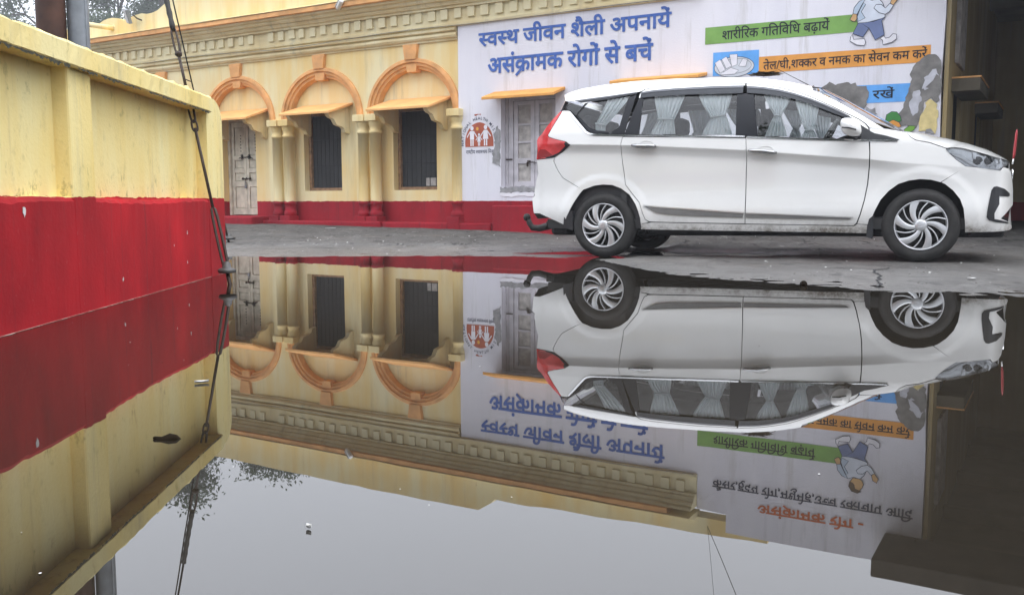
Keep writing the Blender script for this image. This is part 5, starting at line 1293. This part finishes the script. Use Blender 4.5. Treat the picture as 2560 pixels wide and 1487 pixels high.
# surfaces running across the car
def cross(name, edge, centre, mats, nx_=14, p=2.2, ins=.0, parent=CAR, split=None):
    e = np.array(edge, float); c = np.array(centre, float); n = len(e)
    rows = []
    for i in range(n):
        x0, z0 = e[i]; y0 = float(WID(x0, z0)) - ins; x1, z1 = c[i]; row = []
        for t in np.linspace(-1, 1, 2 * nx_ + 1):
            q = 1 - abs(t) ** p
            row.append((x0 + (x1 - x0) * q, y0 * t, z0 + (z1 - z0) * q))
        rows.append(row)
    mb = MB(); mb.grid(rows, 0, True)
    return mb.build(name, mats, parent)
def interp_poly(poly, n):
    P = np.array(poly, float); d = np.concatenate([[0], np.cumsum(np.linalg.norm(np.diff(P, axis=0), axis=1))])
    t = np.linspace(0, d[-1], n); return np.stack([np.interp(t, d, P[:, 0]), np.interp(t, d, P[:, 1])], 1)
re_ = interp_poly(CP['rail'][1:14], 40)
ce_ = re_.copy(); ce_[:, 1] += .028; ce_[:, 0] += np.linspace(-.05, .10, 40)
ce_[:, 1] -= np.linspace(0, 1, 40) ** 6 * .012
cross('roof', re_, ce_, 'car_paint', p=2.0)
we_ = interp_poly([(1.835, 1.500)] + CP['ws_edge'][1:], 24); wc_ = interp_poly([(1.945, 1.515), (2.101, 1.430), (2.239, 1.345), (2.442, 1.226), (2.63, 1.108)], 24)
cross('windscreen', we_, wc_, 'car_glass', p=2.4, ins=.01)
cowl = cross('cowl', interp_poly([(2.433, 1.109), (2.53, 1.086)], 4), interp_poly([(2.63, 1.106), (2.66, 1.092)], 4), 'black_plastic', p=2.4, ins=.01)
he_ = interp_poly(CP['bonnet_edge'], 40); hc_ = interp_poly([(2.64, 1.104), (2.79, 1.082), (2.95, 1.050), (3.10, 1.005), (3.26, .943), (3.36, .885), (3.415, .836)], 40)
cross('bonnet', he_, hc_, 'car_paint', p=2.3, ins=-.001)
rb_ = interp_poly([(-.413, 1.49), (-.442, 1.39), (-.52, 1.30), (-.60, 1.20)], 14); rc_ = interp_poly([(-.52, 1.52), (-.60, 1.42), (-.66, 1.32), (-.71, 1.22)], 14)
cross('rear_window', rb_, rc_, 'car_glass', p=3, ins=.004)
tb_ = interp_poly([(-.60, 1.20), (-.681, 1.154), (-.70, 1.05), (-.705, .94), (-.697, .80), (-.722, .73), (-.745, .60), (-.768, .565), (-.76, .49), (-.748, .417), (-.70, .36)], 30)
tc_ = tb_.copy(); tc_[:, 0] -= .10
cross('tailgate', tb_, tc_, 'car_paint', p=3.5, ins=.004)
sp_ = interp_poly([(-.451, 1.566), (-.413, 1.49)], 6); sc2 = interp_poly([(-.58, 1.595), (-.53, 1.53)], 6)
cross('roof_spoiler', sp_, sc2, 'car_paint', p=3)
nf = interp_poly([(3.386, .818), (3.377, .76), (3.403, .728), (3.426, .643), (3.435, .586), (3.44, .464), (3.41, .42), (3.40, .33), (3.442, .29), (3.444, .271), (3.428, .26), (3.36, .235)], 34)
nc = nf.copy(); nc[:, 0] = np.interp(nf[:, 1], [.23, .30, .45, .6, .8, .85], [3.41, 3.465, 3.45, 3.458, 3.425, 3.41])
cross('nose', nf, nc, 'car_paint', p=3.0, ins=.004)
gr = MB(); rows = []
for z_ in np.linspace(.62, .815, 9):
    row = []
    for t in np.linspace(-1, 1, 25):
        row.append((np.interp(z_, [.6, .8], [3.466, 3.434]) - .10 * abs(t) ** 2.6, .50 * t, z_))
    rows.append(row)
gr.grid(rows, 0, True); g_ = gr.build('grille', 'gloss_black', CAR)
gr = MB()
for z_ in (.645, .685, .725, .765, .80):
    gr.tube([(np.interp(z_, [.6, .8], [3.474, 3.440]) - .10 * abs(t) ** 2.6, .50 * t, z_) for t in np.linspace(-1, 1, 25)], .007, 6)
gr.build('grille_bars', 'chrome', g_)
mb = MB(); mb.tube([(3.480 + .004 * math.cos(a), .062 * math.cos(a), .725 + .05 * math.sin(a)) for a in np.linspace(0, 6.0, 14)], .008, 6); mb.build('badge', 'chrome', g_)
mb = MB(); mb.bbox(3.452, 3.466, -.26, .26, .47, .58, .006); mb.build('number_plate', 'sign_white', CAR)
mb = MB(); mb.bbox(-.815, -.80, -.26, .26, .78, .89, .006); mb.build('number_plate', 'sign_white', CAR)

# underside, wheel wells, mud flaps
mb = MB(); mb.bbox(-.62, 3.20, -.62, .62, .20, .34, .04); mb.bbox(.45, 2.25, -.79, .79, .235, .33, .02); mb.bbox(3.0, 3.38, -.60, .60, .195, .26, .02)
mb.build('underbody', 'body_dark', CAR)
mb = MB(); mb.tube([(-.72, .25, .27), (-.35, .25, .25), (.6, .2, .24), (1.6, .1, .22)], .035, 10); mb.lathe([(.0, -.2), (.085, -.19), (.085, .19), (0, .2)], (-.42, .28, .30), 14, axis='X'); mb.build('exhaust', 'rust_iron', CAR)
for cx_ in (0., 2.74):
    for sgn in (-1, 1):
        mb = MB(); rr = .385 if cx_ == 0 else .392; cxx = cx_ + (-.01 if cx_ else 0)
        pr = [(rr + .010, -.79), (rr, -.785), (rr, -.40), (.0, -.40)]
        mb.lathe([(p[0], p[1] * (-sgn)) for p in pr], (cxx, 0, .31), 36, axis='Y', a0=R(-14), a1=R(194))
        mb.build('wheel_well', 'body_dark', CAR)
for L, s_ in (([(-.407, .279), (-.393, .444), (-.31, .437), (-.309, .254)], .80), ([(2.32, .205), (2.337, .374), (2.374, .385), (2.37, .188)], .80)):
    for sgn in (-1, 1):
        mb = MB(); a = L
        for y_ in (.60, .83): pass
        v = [(p[0], sgn * y_, p[1]) for y_ in (.58, .835) for p in a]
        mb.add(v, [(0, 1, 2, 3), (7, 6, 5, 4), (0, 4, 5, 1), (1, 5, 6, 2), (2, 6, 7, 3), (3, 7, 4, 0)]); mb.build('mud_flap', 'black_plastic', CAR)

# wheels
def wheel_meshes():
    R0 = .304
    ty = MB()
    prof = [(.203, .012), (.208, .004), (.215, .0), (.232, -.006), (.252, -.008), (.270, -.004), (.284, .006), (.294, .018), (.300, .030), (.3025, .036)]
    out = list(prof)
    for k, (a, c_) in enumerate(((.036, .058), (.066, .088), (.096, .118), (.126, .148))):
        out += [(.304, a + .001), (.304, c_ - .001), (.296, c_ + .001), (.296, a + .029)] if k < 3 else [(.304, a + .001), (.3025, c_)]
    out += [(r_, .184 - h) for r_, h in prof[::-1]]
    ty.lathe(out, (0, 0, 0), 72, axis='Y')
    rm = MB(); rm.lathe([(.205, .006), (.207, .0), (.205, -.004), (.199, -.003), (.196, .004), (.192, .016), (.188, .024)], (0, 0, 0), 64, axis='Y')
    bk = MB(); bk.lathe([(.189, .024), (.186, .11), (.19, .17)], (0, 0, 0), 48, axis='Y'); bk.lathe([(.187, .075), (.165, .070), (.06, .060), (.0, .060)], (0, 0, 0), 40, axis='Y'); bk.lathe([(.13, .066), (.135, .055), (.075, .050), (.07, .06)], (0, 0, 0), 40, axis='Y')
    def blade(th0, w0, w1, sw, r0, r1, d, lift):
        mb = MB(); n = 12; Lf = []; Rt = []
        for i in range(n + 1):
            t = i / n; r_ = r0 + (r1 - r0) * t; th = th0 + sw * (1 - t) ** 1.05; wd = w0 + (w1 - w0) * t ** 1.2
            y_ = lift * (1 - t) - .004 * math.sin(math.pi * t)
            Lf.append((r_, th + wd / r_, y_)); Rt.append((r_, th - wd / r_, y_))
        f_ = lambda r_, a, y_: (r_ * math.cos(a), y_, r_ * math.sin(a))
        top = [[f_(r_, a, y_ + .003), f_(r_, (a + c2) / 2 + (a - c2) * .2, y_), f_(r2, c2 + (a - c2) * .1, y_), f_(r2, c2, y_ + .004)] for (r_, a, y_), (r2, c2, _) in zip(Lf, Rt)]
        mb.grid(top, 0, True)
        sidea = [[f_(r_, a, y_ + .003), f_(r_, a - .0, y_ + d)] for r_, a, y_ in Lf]; sideb = [[f_(r_, a, y_ + d), f_(r_, a, y_ + .004)] for r_, a, y_ in Rt]
        mb.grid(sidea, 0, True, True); mb.grid(sideb, 0, True, True)
        return mb
    sp = []
    for k in range(6):
        sp.append(blade(R(104 + 60 * k), .014, .038, R(38), .034, .199, .030, -.012))
    thn = []
    for k in range(6):
        thn.append(blade(R(74 + 60 * k), .005, .0055, R(32), .055, .197, .030, -.006))
    hb = MB(); hb.lathe([(.060, .012), (.052, -.004), (.044, -.013), (.034, -.017), (.0, -.019)], (0, 0, 0), 32, axis='Y')
    em = MB()
    zz = [(-.022, .006), (-.004, .018), (.020, .016), (.022, .010), (.002, .010), (-.006, .004), (.020, -.006), (.004, -.018), (-.020, -.016), (-.022, -.010), (-.002, -.010), (.006, -.004)]
    V, T = tri2d([zz]); em.add([(p[0], -.0215, p[1]) for p in V], T); n = len(zz)
    em.add([(p[0], -.0215, p[1]) for p in zz] + [(p[0], -.016, p[1]) for p in zz], [(i, n + i, n + (i + 1) % n, (i + 1) % n) for i in range(n)])
    bolts = MB()
    for k in range(4): bolts.lathe([(.010, .056), (.010, .035), (.006, .030), (0, .030)], (.075 * math.cos(R(45 + 90 * k)), 0, .075 * math.sin(R(45 + 90 * k))), 8, axis='Y')
    return ty, rm, bk, sp, thn, hb, em, bolts
_W = None
for (wx, wz, sgn) in ((0., .302, -1), (2.74, .304, -1), (0., .302, 1), (2.74, .304, 1)):
    if _W is None:
        ty, rm, bk, sp, thn, hb, em, bolts = wheel_meshes()
        base = ty.build('wheel', 'tyre_rubber', CAR)
        kids = [rm.build('rim', 'barrel_silver', base), bk.build('disc_and_dark_barrel', 'disc_gap_shade', base), hb.build('hub_cap', 'wheel_silver', base), em.build('emblem', 'barrel_silver', base), bolts.build('wheel_nuts', 'barrel_silver', base)]
        kids += [q.build('spoke', 'wheel_silver', base) for q in sp + thn]
        _W = (base, kids); o = base
    else:
        o = _W[0].copy(); COL.objects.link(o)
        for k_ in _W[1]:
            c = k_.copy(); COL.objects.link(c); c.parent = o
    o.location = (wx, sgn * .853, wz); o.scale = (1, -sgn, 1)
    o.rotation_euler = (0, R(-7 if wx == 0 and sgn < 0 else 0), 0)

# door handles
for (hp, par) in ((CP['handle_r'], rd), (CP['handle_f'], fd)):
    xs_ = np.linspace(hp[0][0], hp[2][0], 11); zs_ = np.interp(xs_, [p[0] for p in hp], [p[1] for p in hp])
    mb = MB(); rr = [.009, .015, .018, .019, .0195, .0195, .0195, .019, .018, .016, .009]
    mb.tube([(x, -(float(WID(x, z_)) + .030 * math.sin(math.pi * min(1, max(.08, i / 10))) ** .5 + .004), z_) for i, (x, z_) in enumerate(zip(xs_, zs_))], rr, 10)
    o = mb.build('handle', 'handle_chrome', par); twin(o)
    cx_, cz_ = xs_[6], zs_[6] + .004
    rows = []
    for a in np.linspace(0, 2 * math.pi, 25):
        rows.append([(cx_ + .070 * q * math.cos(a), -(float(WID(cx_ + .070 * q * math.cos(a), cz_ + .044 * q * math.sin(a))) + .0035 - .022 * (1 - q * q)), cz_ + .044 * q * math.sin(a)) for q in (1.0, .92, .75, .5, .25, .02)])
    mb = MB(); mb.grid(rows, 0, True, True); o = mb.build('handle_cup', 'car_paint', par); twin(o)

# mirrors, antenna, tow hook, corner rod
mrx, mrz = 2.180, 1.120
rows = []
for i, t in enumerate(np.linspace(0, 1, 13)):
    y_ = .90 + .17 * t; f_ = math.sin(math.pi * (.16 + .84 * t) * .5 + math.pi * .42 * max(0, t - .55) / .45 * .9) if t > 0 else .5
    f_ = (1 - (abs(t - .45) / .56) ** 2.6) ** .5 if abs(t - .45) < .56 else .05
    row = []
    for a in np.linspace(0, 2 * math.pi, 29):
        ca, sa = math.cos(a), math.sin(a); k_ = (abs(ca) ** 2.8 + abs(sa) ** 2.8) ** (-1 / 2.8)
        row.append((mrx + .082 * ca * k_ * f_ - .012 * sa * k_ * f_, -y_, mrz + .074 * sa * k_ * f_ - .012 * ca * k_ * f_))
    rows.append(row)
mb = MB(); mb.grid(rows, 0, True); mb.add(rows[-1], [list(range(29))]); mb.add(rows[0], [list(range(29))[::-1]]); mo = mb.build('mirror', 'car_paint', CAR); tm_ = twin(mo)
mb = MB(); mb.tube([(2.235, -.80, 1.045), (2.22, -.90, 1.050), (2.205, -.97, 1.062)], [.022, .020, .018], 10); o = mb.build('mirror_arm', 'black_plastic', mo); twin(o)
mb = MB(); mb.tube([(2.115, -1.045, 1.115), (2.17, -1.078, 1.108), (2.225, -1.062, 1.092)], .006, 6); o = mb.build('turn_signal', 'black_plastic', mo); twin(o)
mb = MB(); mb.tube([(1.79, 0, 1.575), (1.472, 0, 1.760)], [.004, .0022], 6); mb.lathe([(.016, 0), (.012, .02), (.004, .03)], (1.795, 0, 1.562), 10); mb.build('antenna', 'black_iron', CAR)
mb = MB(); mb.tube([(-.55, 0, .30), (-.82, 0, .286), (-.976, 0, .249), (-1.05, 0, .256), (-1.085, 0, .30), (-1.10, 0, .345)], [.045, .042, .036, .034, .031, .028], 10)
mb.lathe([(0, -.042), (.028, -.034), (.042, 0), (.028, .034), (0, .042)], (-1.115, 0, .366), 16); mb.bbox(-.86, -.62, -.10, .10, .27, .33, .012); mb.build('tow_hook', 'black_iron', CAR)
mb = MB(); mb.tube([(3.428, -.50, .80), (3.433, -.50, .845)], .006, 8, 1); mb.tube([(3.433, -.50, .845), (3.437, -.50, .886), (3.447, -.50, 1.05), (3.449, -.50, 1.085)], [.007, .0105, .0095, .003], 10, 0); mb.build('corner_rod', ['rod_red', 'cctv_white'], CAR)

# cabin
def seat(x, y, w_, mat='seat_cloth'):
    mb = MB(); mb.bbox(x - .02, x + .46, y - w_ / 2, y + w_ / 2, .48, .64, .05)
    s_ = MB(); s_.bbox(-.06, .07, -w_ / 2, w_ / 2, 0, .60, .05)
    v = [Vector(p) for p in s_.v]; v = [Matrix.Rotation(R(-14), 3, 'Y') @ p + Vector((x, y, .58)) for p in v]; mb.add(v, s_.f)
    o = mb.build('seat', mat, CAR)
    h = MB()
    for k in ((0,) if w_ < .7 else (-.38, .38)): h.bbox(x - .225, x - .125, y + k - .13, y + k + .13, 1.20, 1.37, .04)
    h.build('headrest', mat, o)
seat(1.48, -.38, .52); seat(1.48, .38, .52); seat(.66, 0, 1.22); seat(-.10, 0, 1.12)
mb = MB(); mb.bbox(-.55, 2.5, -.74, .74, .33, .37, .01); mb.build('cabin_floor', 'dash_plastic', CAR)
mb = MB(); rows = [[(2.02, y_, .75), (1.98, y_, .93), (2.02, y_, 1.03), (2.12, y_, 1.07), (2.42, y_, 1.085), (2.55, y_, 1.08)] for y_ in np.linspace(-.70, .70, 15)]
mb.grid(rows, 0, True); mb.build('dashboard', 'dash_plastic', CAR)
sw = MB(); cen = Vector((1.955, -.37, 1.07)); ax = Matrix.Rotation(R(-62), 3, 'Y')
sw.tube([cen + ax @ Vector((.18 * math.cos(a), .18 * math.sin(a), 0)) for a in np.linspace(0, 2 * math.pi, 26)[:-1]], .015, 8, closed=True)
for a in (0, 2.3, -2.3): sw.tube([cen, cen + ax @ Vector((.18 * math.cos(a + math.pi), .18 * math.sin(a), 0))], .014, 6)
sw.tube([cen, cen + Vector((.15, 0, -.07))], .03, 8); sw.build('steering_wheel', 'dash_plastic', CAR)
mb = MB(); rows = [[(x, y_, float(zs(x)) - .045 + .02 * (1 - (y_ / .5) ** 2)) for x in np.linspace(-.40, 1.80, 24)] for y_ in np.linspace(-.53, .53, 9)]
mb.grid(rows, 0, True); mb.build('headlining', 'seat_beige', CAR)
mb = MB(); rows = [[(x, -(float(WID(x, z_)) - .06), z_) for x in np.linspace(-.45, 2.3, 30)] for z_ in (.36, .6, .9, 1.02)]
mb.grid(rows, 0, True); o = mb.build('door_lining', 'dash_plastic', CAR); twin(o)
def curtain(P, pleats, seed):
    (tl, tr_, ml, mr, bl, br) = P; r = np.random.default_rng(seed); ph = r.random() * 6; rows = []
    zt, zm, zb_ = (tl[1] + tr_[1]) / 2, (ml[1] + mr[1]) / 2, (bl[1] + br[1]) / 2
    for i in range(29):
        t = i / 28
        if t < .58:
            q = t / .58; k_ = 1 - (1 - q) ** 1.0; k_ = q ** 1.25
            L = [tl[j] + (ml[j] - tl[j]) * k_ if j == 0 else tl[j] + (ml[j] - tl[j]) * q for j in (0, 1)]; Rr = [tr_[j] + (mr[j] - tr_[j]) * k_ if j == 0 else tr_[j] + (mr[j] - tr_[j]) * q for j in (0, 1)]
        else:
            q = (t - .58) / .42; k_ = q ** .8
            L = [ml[j] + (bl[j] - ml[j]) * (k_ if j == 0 else q) for j in (0, 1)]; Rr = [mr[j] + (br[j] - mr[j]) * (k_ if j == 0 else q) for j in (0, 1)]
        row = []
        for j in range(61):
            s_ = j / 60; x = L[0] + (Rr[0] - L[0]) * s_; z_ = L[1] + (Rr[1] - L[1]) * s_
            wd = abs(Rr[0] - L[0]); am = .009 * (.5 + .5 * min(1, .10 / wd)) + .003
            fold = math.sin(ph + s_ * pleats * 2 * math.pi + .8 * math.sin(3 * t + seed)) + .45 * math.sin(ph * 2 + s_ * pleats * 3.7 * math.pi + t * 3)
            row.append((x, -(float(WID(x, z_)) - .045 - am * fold), z_))
        rows.append(row)
    mb = MB(); mb.grid(rows, 0, True); o = mb.build('curtain', 'curtain_cloth', CAR)
    tz = [(x + (q - .5) * 0, -(float(WID(x, z_)) - .045) - .018, z_) for x, z_, q in [(ml[0] + (mr[0] - ml[0]) * k, ml[1] + (mr[1] - ml[1]) * k + .006, k) for k in np.linspace(-.03, 1.03, 8)]]
    tb = MB(); tb.tube([(p[0], p[1] + .0 , p[2]) for p in tz], .0085, 6); c = tb.build('tie_band', 'curtain_cloth', o)
    o2 = twin(o); twin(c)
for i, k in enumerate(('cur1', 'cur2', 'cur3', 'cur4', 'cur5')): curtain(CP[k], (7, 8, 6, 6, 5)[i], i + 1)

# ------------------------------------------------------------------ trees beyond the building
b = NB('leaf_green'); v = b.pos('Object'); oi = b.n('ShaderNodeObjectInfo')
b.set(Base_Color=b.ramp(b.noise(v, 1.6, 3), [(.3, (.030, .052, .030)), (.7, (.075, .105, .055))]), Roughness=.6)
tl = b.n('ShaderNodeBsdfTranslucent'); tl.inputs[0].default_value = (.07, .12, .04, 1); mm = b.n('ShaderNodeMixShader'); mm.inputs[0].default_value = .25
b.l(b.p.outputs[0], mm.inputs[1]); b.l(tl.outputs[0], mm.inputs[2]); b.l(mm.outputs[0], b.out.inputs[0])
simple('bark', (.060, .050, .042), .9, var=.4, scale=8, bump=.4)
def tree(name, label, loc, height, spread, seed, leaves, trunk_h, leaf=.11, bare=.0):
    r = np.random.default_rng(seed); T = thing(name, label, 'tree', loc, 0, 'trees behind the hospital')
    mb = MB(); tips = []
    def branch(p, d, L, rad, lev):
        n = 5; pts = [p]; rs = [rad]
        for i in range(n):
            d = (d + Vector(r.normal(0, .16, 3)) + Vector((0, 0, .05 if lev else 0))).normalized(); p = p + d * (L / n); pts.append(p); rs.append(rad * (1 - .5 * (i + 1) / n))
        mb.tube(pts, rs, 7 if lev < 2 else 5, cap=False)
        if lev >= 3: tips.append(p); tips.append(pts[3]); return
        k = (4, 4, 3)[lev]
        for q in range(k + int(r.integers(0, 2))):
            a = r.random() * 6.28; o = .55 + r.random() * .5
            side = d.orthogonal().normalized(); side.rotate(Matrix.Rotation(a, 3, d))
            nd = (d * math.cos(o) + side * math.sin(o)).normalized()
            st = pts[2 + int(r.integers(0, 4))] if q else pts[-1]
            branch(st, nd, L * (.62 + r.random() * .2), rad * .5, lev + 1)
    branch(Vector((0, 0, -.1)), Vector((0, 0, 1)), trunk_h, height * .022, 0)
    # fit the limb tips into the wanted height and spread
    P = np.array([tuple(t) for t in tips]); kz = height / P[:, 2].max(); kx = spread / max(1e-3, np.abs(P[:, :2]).max())
    V = np.array(mb.v); V[:, 2] *= kz; zf = np.clip(V[:, 2] / (trunk_h * kz), 0, 1); V[:, :2] *= (1 + (kx - 1) * zf)[:, None]; mb.v = [tuple(q) for q in V]
    P[:, 2] *= kz; P[:, :2] *= kx
    mb.build('trunk', 'bark', T)
    keep = P[r.random(len(P)) > bare]
    N = leaves; c = keep[r.integers(0, len(keep), N)]
    rad = height * .055 * np.abs(r.normal(0, 1, N)) ** .7; dv = r.normal(0, 1, (N, 3)); dv /= np.linalg.norm(dv, axis=1)[:, None]
    c = c + dv * rad[:, None] * np.array([1, 1, .75])
    t = r.normal(0, 1, (N, 3)); t /= np.linalg.norm(t, axis=1)[:, None]; u = np.cross(t, r.normal(0, 1, (N, 3))); u /= np.linalg.norm(u, axis=1)[:, None]
    s_ = leaf * (.6 + .8 * r.random(N))[:, None]
    vs = np.stack([c - t * s_, c + u * s_ * .45, c + t * s_, c - u * s_ * .45], 1).reshape(-1, 3)
    me = bpy.data.meshes.new('crown'); q = np.arange(N * 4)
    me.vertices.add(N * 4); me.vertices.foreach_set('co', vs.ravel()); me.loops.add(N * 4); me.loops.foreach_set('vertex_index', q)
    me.polygons.add(N); me.polygons.foreach_set('loop_start', np.arange(0, N * 4, 4)); me.polygons.foreach_set('loop_total', np.full(N, 4)); me.update(calc_edges=True)
    me.materials.append(M['leaf_green']); o = bpy.data.objects.new('crown', me); COL.objects.link(o); o.parent = T
    return T
tree('leafy_tree', 'hazy leafy tree rising behind the low end of the parapet', (-27.0, 76, 0), 22.4, 9.5, 3, 50000, 8.0, .17)
tree('bare_tree', 'sparse spreading tree seen left of the rusty pole', (-43.0, 74, 0), 25.0, 13.0, 9, 12000, 8.5, .15, .55)
tree('round_tree', 'darker dense tree behind the parapet between pole and stay', (-34.0, 84, 0), 24.0, 9.0, 15, 40000, 8.5, .14)
tree('spreading_tree', 'low spreading tree whose crown tops the parapet right of the stay', (-21.5, 80, 0), 23.2, 8.5, 27, 50000, 8.0, .17)
# trees on the near side of the yard, seen only as reflections in the car
for k, (x, y, h, s_, lb) in enumerate(((-13, -11, 11.5, 5.5, 'far left'), (-4.5, -14, 13, 5.5, 'left'), (3.5, -12, 12, 5.0, 'right'), (12, -13, 12.5, 5.5, 'far right'))):
    t_ = tree('yard_tree', 'leafy tree behind the viewer on the %s, mirrored dark in the car windows' % lb, (x, y, 0), h, s_, 30 + k, 15000, 4.5, .24); t_['group'] = 'trees behind the viewer'

# ------------------------------------------------------------------ litter
simple('litter_white', (.66, .66, .64), .7, var=.15, scale=40)
simple('litter_brown', (.014, .010, .006), 1.0, var=.4, scale=40, Specular_IOR_Level=.05)
simple('stone_grey', (.16, .15, .14), .9, var=.4, scale=30)
def leaf_shape(L, wd, curl, seed):
    r = np.random.default_rng(seed); rows = []
    for i in range(9):
        t = i / 8; hw = wd * math.sin(math.pi * (t * .9 + .05)) ** .8 * (1 + r.normal() * .1)
        rows.append([((t - .5) * L, hw * s_, .006 + curl * (abs(s_) ** 1.6) + curl * .5 * (2 * t - 1) ** 2 * .6) for s_ in (-1, -.5, 0, .5, 1)])
    mb = MB(); mb.grid(rows, 0, True); return mb
lf_ = MB(); lf_.lathe([(0, -.034), (.006, -.028), (.012, -.012), (.014, .004), (.011, .020), (.005, .030), (0, .036)], (0, 0, 0), 10, axis='X'); lf_.v = [(p[0], p[1] + .004 * math.sin(p[0] * 90), max(-.004, p[2] * .75 + .003 * math.sin(p[0] * 140 + p[1] * 60))) for p in lf_.v]; o = lf_.build('dead_leaf', 'litter_brown'); o.location = (-.776, 2.014, .0); o.rotation_euler = (0, 0, R(-4)); tag(o, 'curled dark dead leaf floating over the reflected yellow wall', 'leaf')
def scrap(name, x, y, L, wd, seed, label, mat='litter_white', z=None, cat='litter'):
    o = leaf_shape(L, wd, .006, seed).build(name, mat); zz = float(ground_h(np.array([x]), np.array([y]))[0]); o.location = (x, y, (zz + .002 if zz > 0 else -.0045) if z is None else z); o.rotation_euler = (0, 0, R((seed * 47) % 90 - 30)); return tag(o, label, cat)
def sq(px, py):  # survey: yard point seen at a given bearing/range (metres)
    return px, py
scrap('paper_scrap', -.913, 2.65, .040, .008, 3, 'white paper scrap floating beside the reflected stay')
scrap('petal', -.332, 1.444, .010, .004, 4, 'pale petal afloat in the reflected sky')
scrap('paper_scrap', -2.75, 13.9, .16, .045, 5, 'white paper scrap lying at the foot of the plinth')
scrap('plastic_scrap', 3.05, 6.05, .05, .02, 6, 'white plastic scrap on the asphalt before the front wheel')
st = MB(); st.lathe([(.0, -.01), (.030, 0), (.026, .022), (.012, .034), (0, .036)], n=9); o = st.build('stone', 'litter_brown'); o.location = (1.83, 5.72, .0); o.scale = (.85, .7, .9); tag(o, 'small dark stone at the edge of the puddle below the car', 'stone')
cl = MB(); r = np.random.default_rng(8)
for k in range(16):
    a = leaf_shape(.045 + r.random() * .04, .008, .012, k); rot = Matrix.Rotation(r.random() * 6.28, 3, 'Z') @ Matrix.Rotation(r.normal() * .5, 3, 'X')
    cl.add([rot @ Vector(p) + Vector((r.normal() * .055, r.normal() * .03, .004 + abs(r.normal()) * .008)) for p in a.v], a.f, 0, True)
o = cl.build('dry_leaf_clump', 'leaf_dry'); _cm = Matrix.Translation(CAR.location) @ CAR.rotation_quaternion.to_matrix().to_4x4()
o.location = _cm @ Vector((1.40, -.30, 1.660)); o.rotation_euler = (0, 0, R(-22)); tag(o, 'clump of dry brown leaves lying on the car roof', 'leaves')
def crack(name, pts, wd, seed):
    P = resample(pts, .05, False); r_ = np.random.default_rng(seed); n = len(P); L = []; Rr = []
    for i, (x, y) in enumerate(P):
        x += r_.normal() * .012; w_ = wd * (.35 + r_.random()) * math.sin(math.pi * (i + .4) / n) ** .4
        L.append((x - w_, y)); Rr.append((x + w_, y + r_.normal() * .01))
    Q_ = L + Rr; z_ = ground_h(np.array([p[0] for p in Q_]), np.array([p[1] for p in Q_])) + .0035
    mb = MB(); mb.add([(p[0], p[1], zz) for p, zz in zip(Q_, z_)], [(i, n + i, n + i + 1, i + 1) for i in range(n - 1)])
    o = mb.build('crack', 'void_dark', go); return o
crack('crack', [(2.20, 5.45), (2.32, 5.75), (2.42, 6.0), (2.58, 6.4), (2.68, 6.75), (2.95, 7.1)], .010, 5)
crack('crack', [(-3.0, 9.9), (-2.2, 10.05), (-1.7, 9.95)], .02, 6)
crack('crack', [(-.6, 9.5), (.1, 9.7), (.7, 10.1)], .012, 7)
# specks floating on the water and grit on the yard
mb = MB(); r = np.random.default_rng(11)
for k in range(70):
    y = 1.1 + 7.2 * r.random() ** 1.3; x = (-.5 + r.random()) * 1.15 * y
    if x < -1.95 or ground_h(np.array([x]), np.array([y]))[0] > -.004: continue
    s_ = .0010 + .0020 * r.random() ** 3; n = 5; a0 = r.random() * 6
    mb.add([(x + s_ * math.cos(a0 + i * 1.256) * (1 + r.random() * .8), y + s_ * math.sin(a0 + i * 1.256), .0015) for i in range(n)], [tuple(range(n))], int(r.random() < .35))
o = mb.build('floating_specks', ['litter_white', 'litter_brown']); o['kind'] = 'stuff'; o['label'] = 'pale and brown specks floating on the puddle'
mb = MB(); bm0 = bmesh.new(); bmesh.ops.create_icosphere(bm0, subdivisions=1, radius=1); iv = [v_.co.copy() for v_ in bm0.verts]; bm0.verts.index_update(); iff = [[v_.index for v_ in f.verts] for f in bm0.faces]; bm0.free()
for k in range(1100):
    x = -2.6 + 8.2 * r.random(); y = 5.0 + 7.5 * r.random() ** 1.1
    h = float(ground_h(np.array([x]), np.array([y]))[0])
    if h < .001: continue
    s_ = .0025 + .007 * r.random() ** 3
    mb.add([(x + p.x * s_ * (1 + .3 * math.sin(k)), y + p.y * s_, h + p.z * s_ * .6 + s_ * .2) for p in iv], iff, int(r.random() < .25))
o = mb.build('grit', ['stone_grey', 'litter_white']); o['kind'] = 'stuff'; o['label'] = 'loose grit and stone chips scattered over the asphalt'

# ------------------------------------------------------------------ damp winter air
hz = bpy.data.materials.new('mist'); hz.use_nodes = True; t = hz.node_tree; t.nodes.clear()
vo = t.nodes.new('ShaderNodeVolumePrincipled'); ou = t.nodes.new('ShaderNodeOutputMaterial')
vo.inputs['Color'].default_value = (.93, .95, 1.0, 1); vo.inputs['Density'].default_value = .0018; vo.inputs['Anisotropy'].default_value = .2
t.links.new(vo.outputs[0], ou.inputs['Volume'])
mb = MB(); mb.box(-420, 420, -320, 520, -1.2, 30.0); ho = mb.build('haze', hz); ho['kind'] = 'stuff'; ho['label'] = 'thin damp mist hanging over the whole yard'
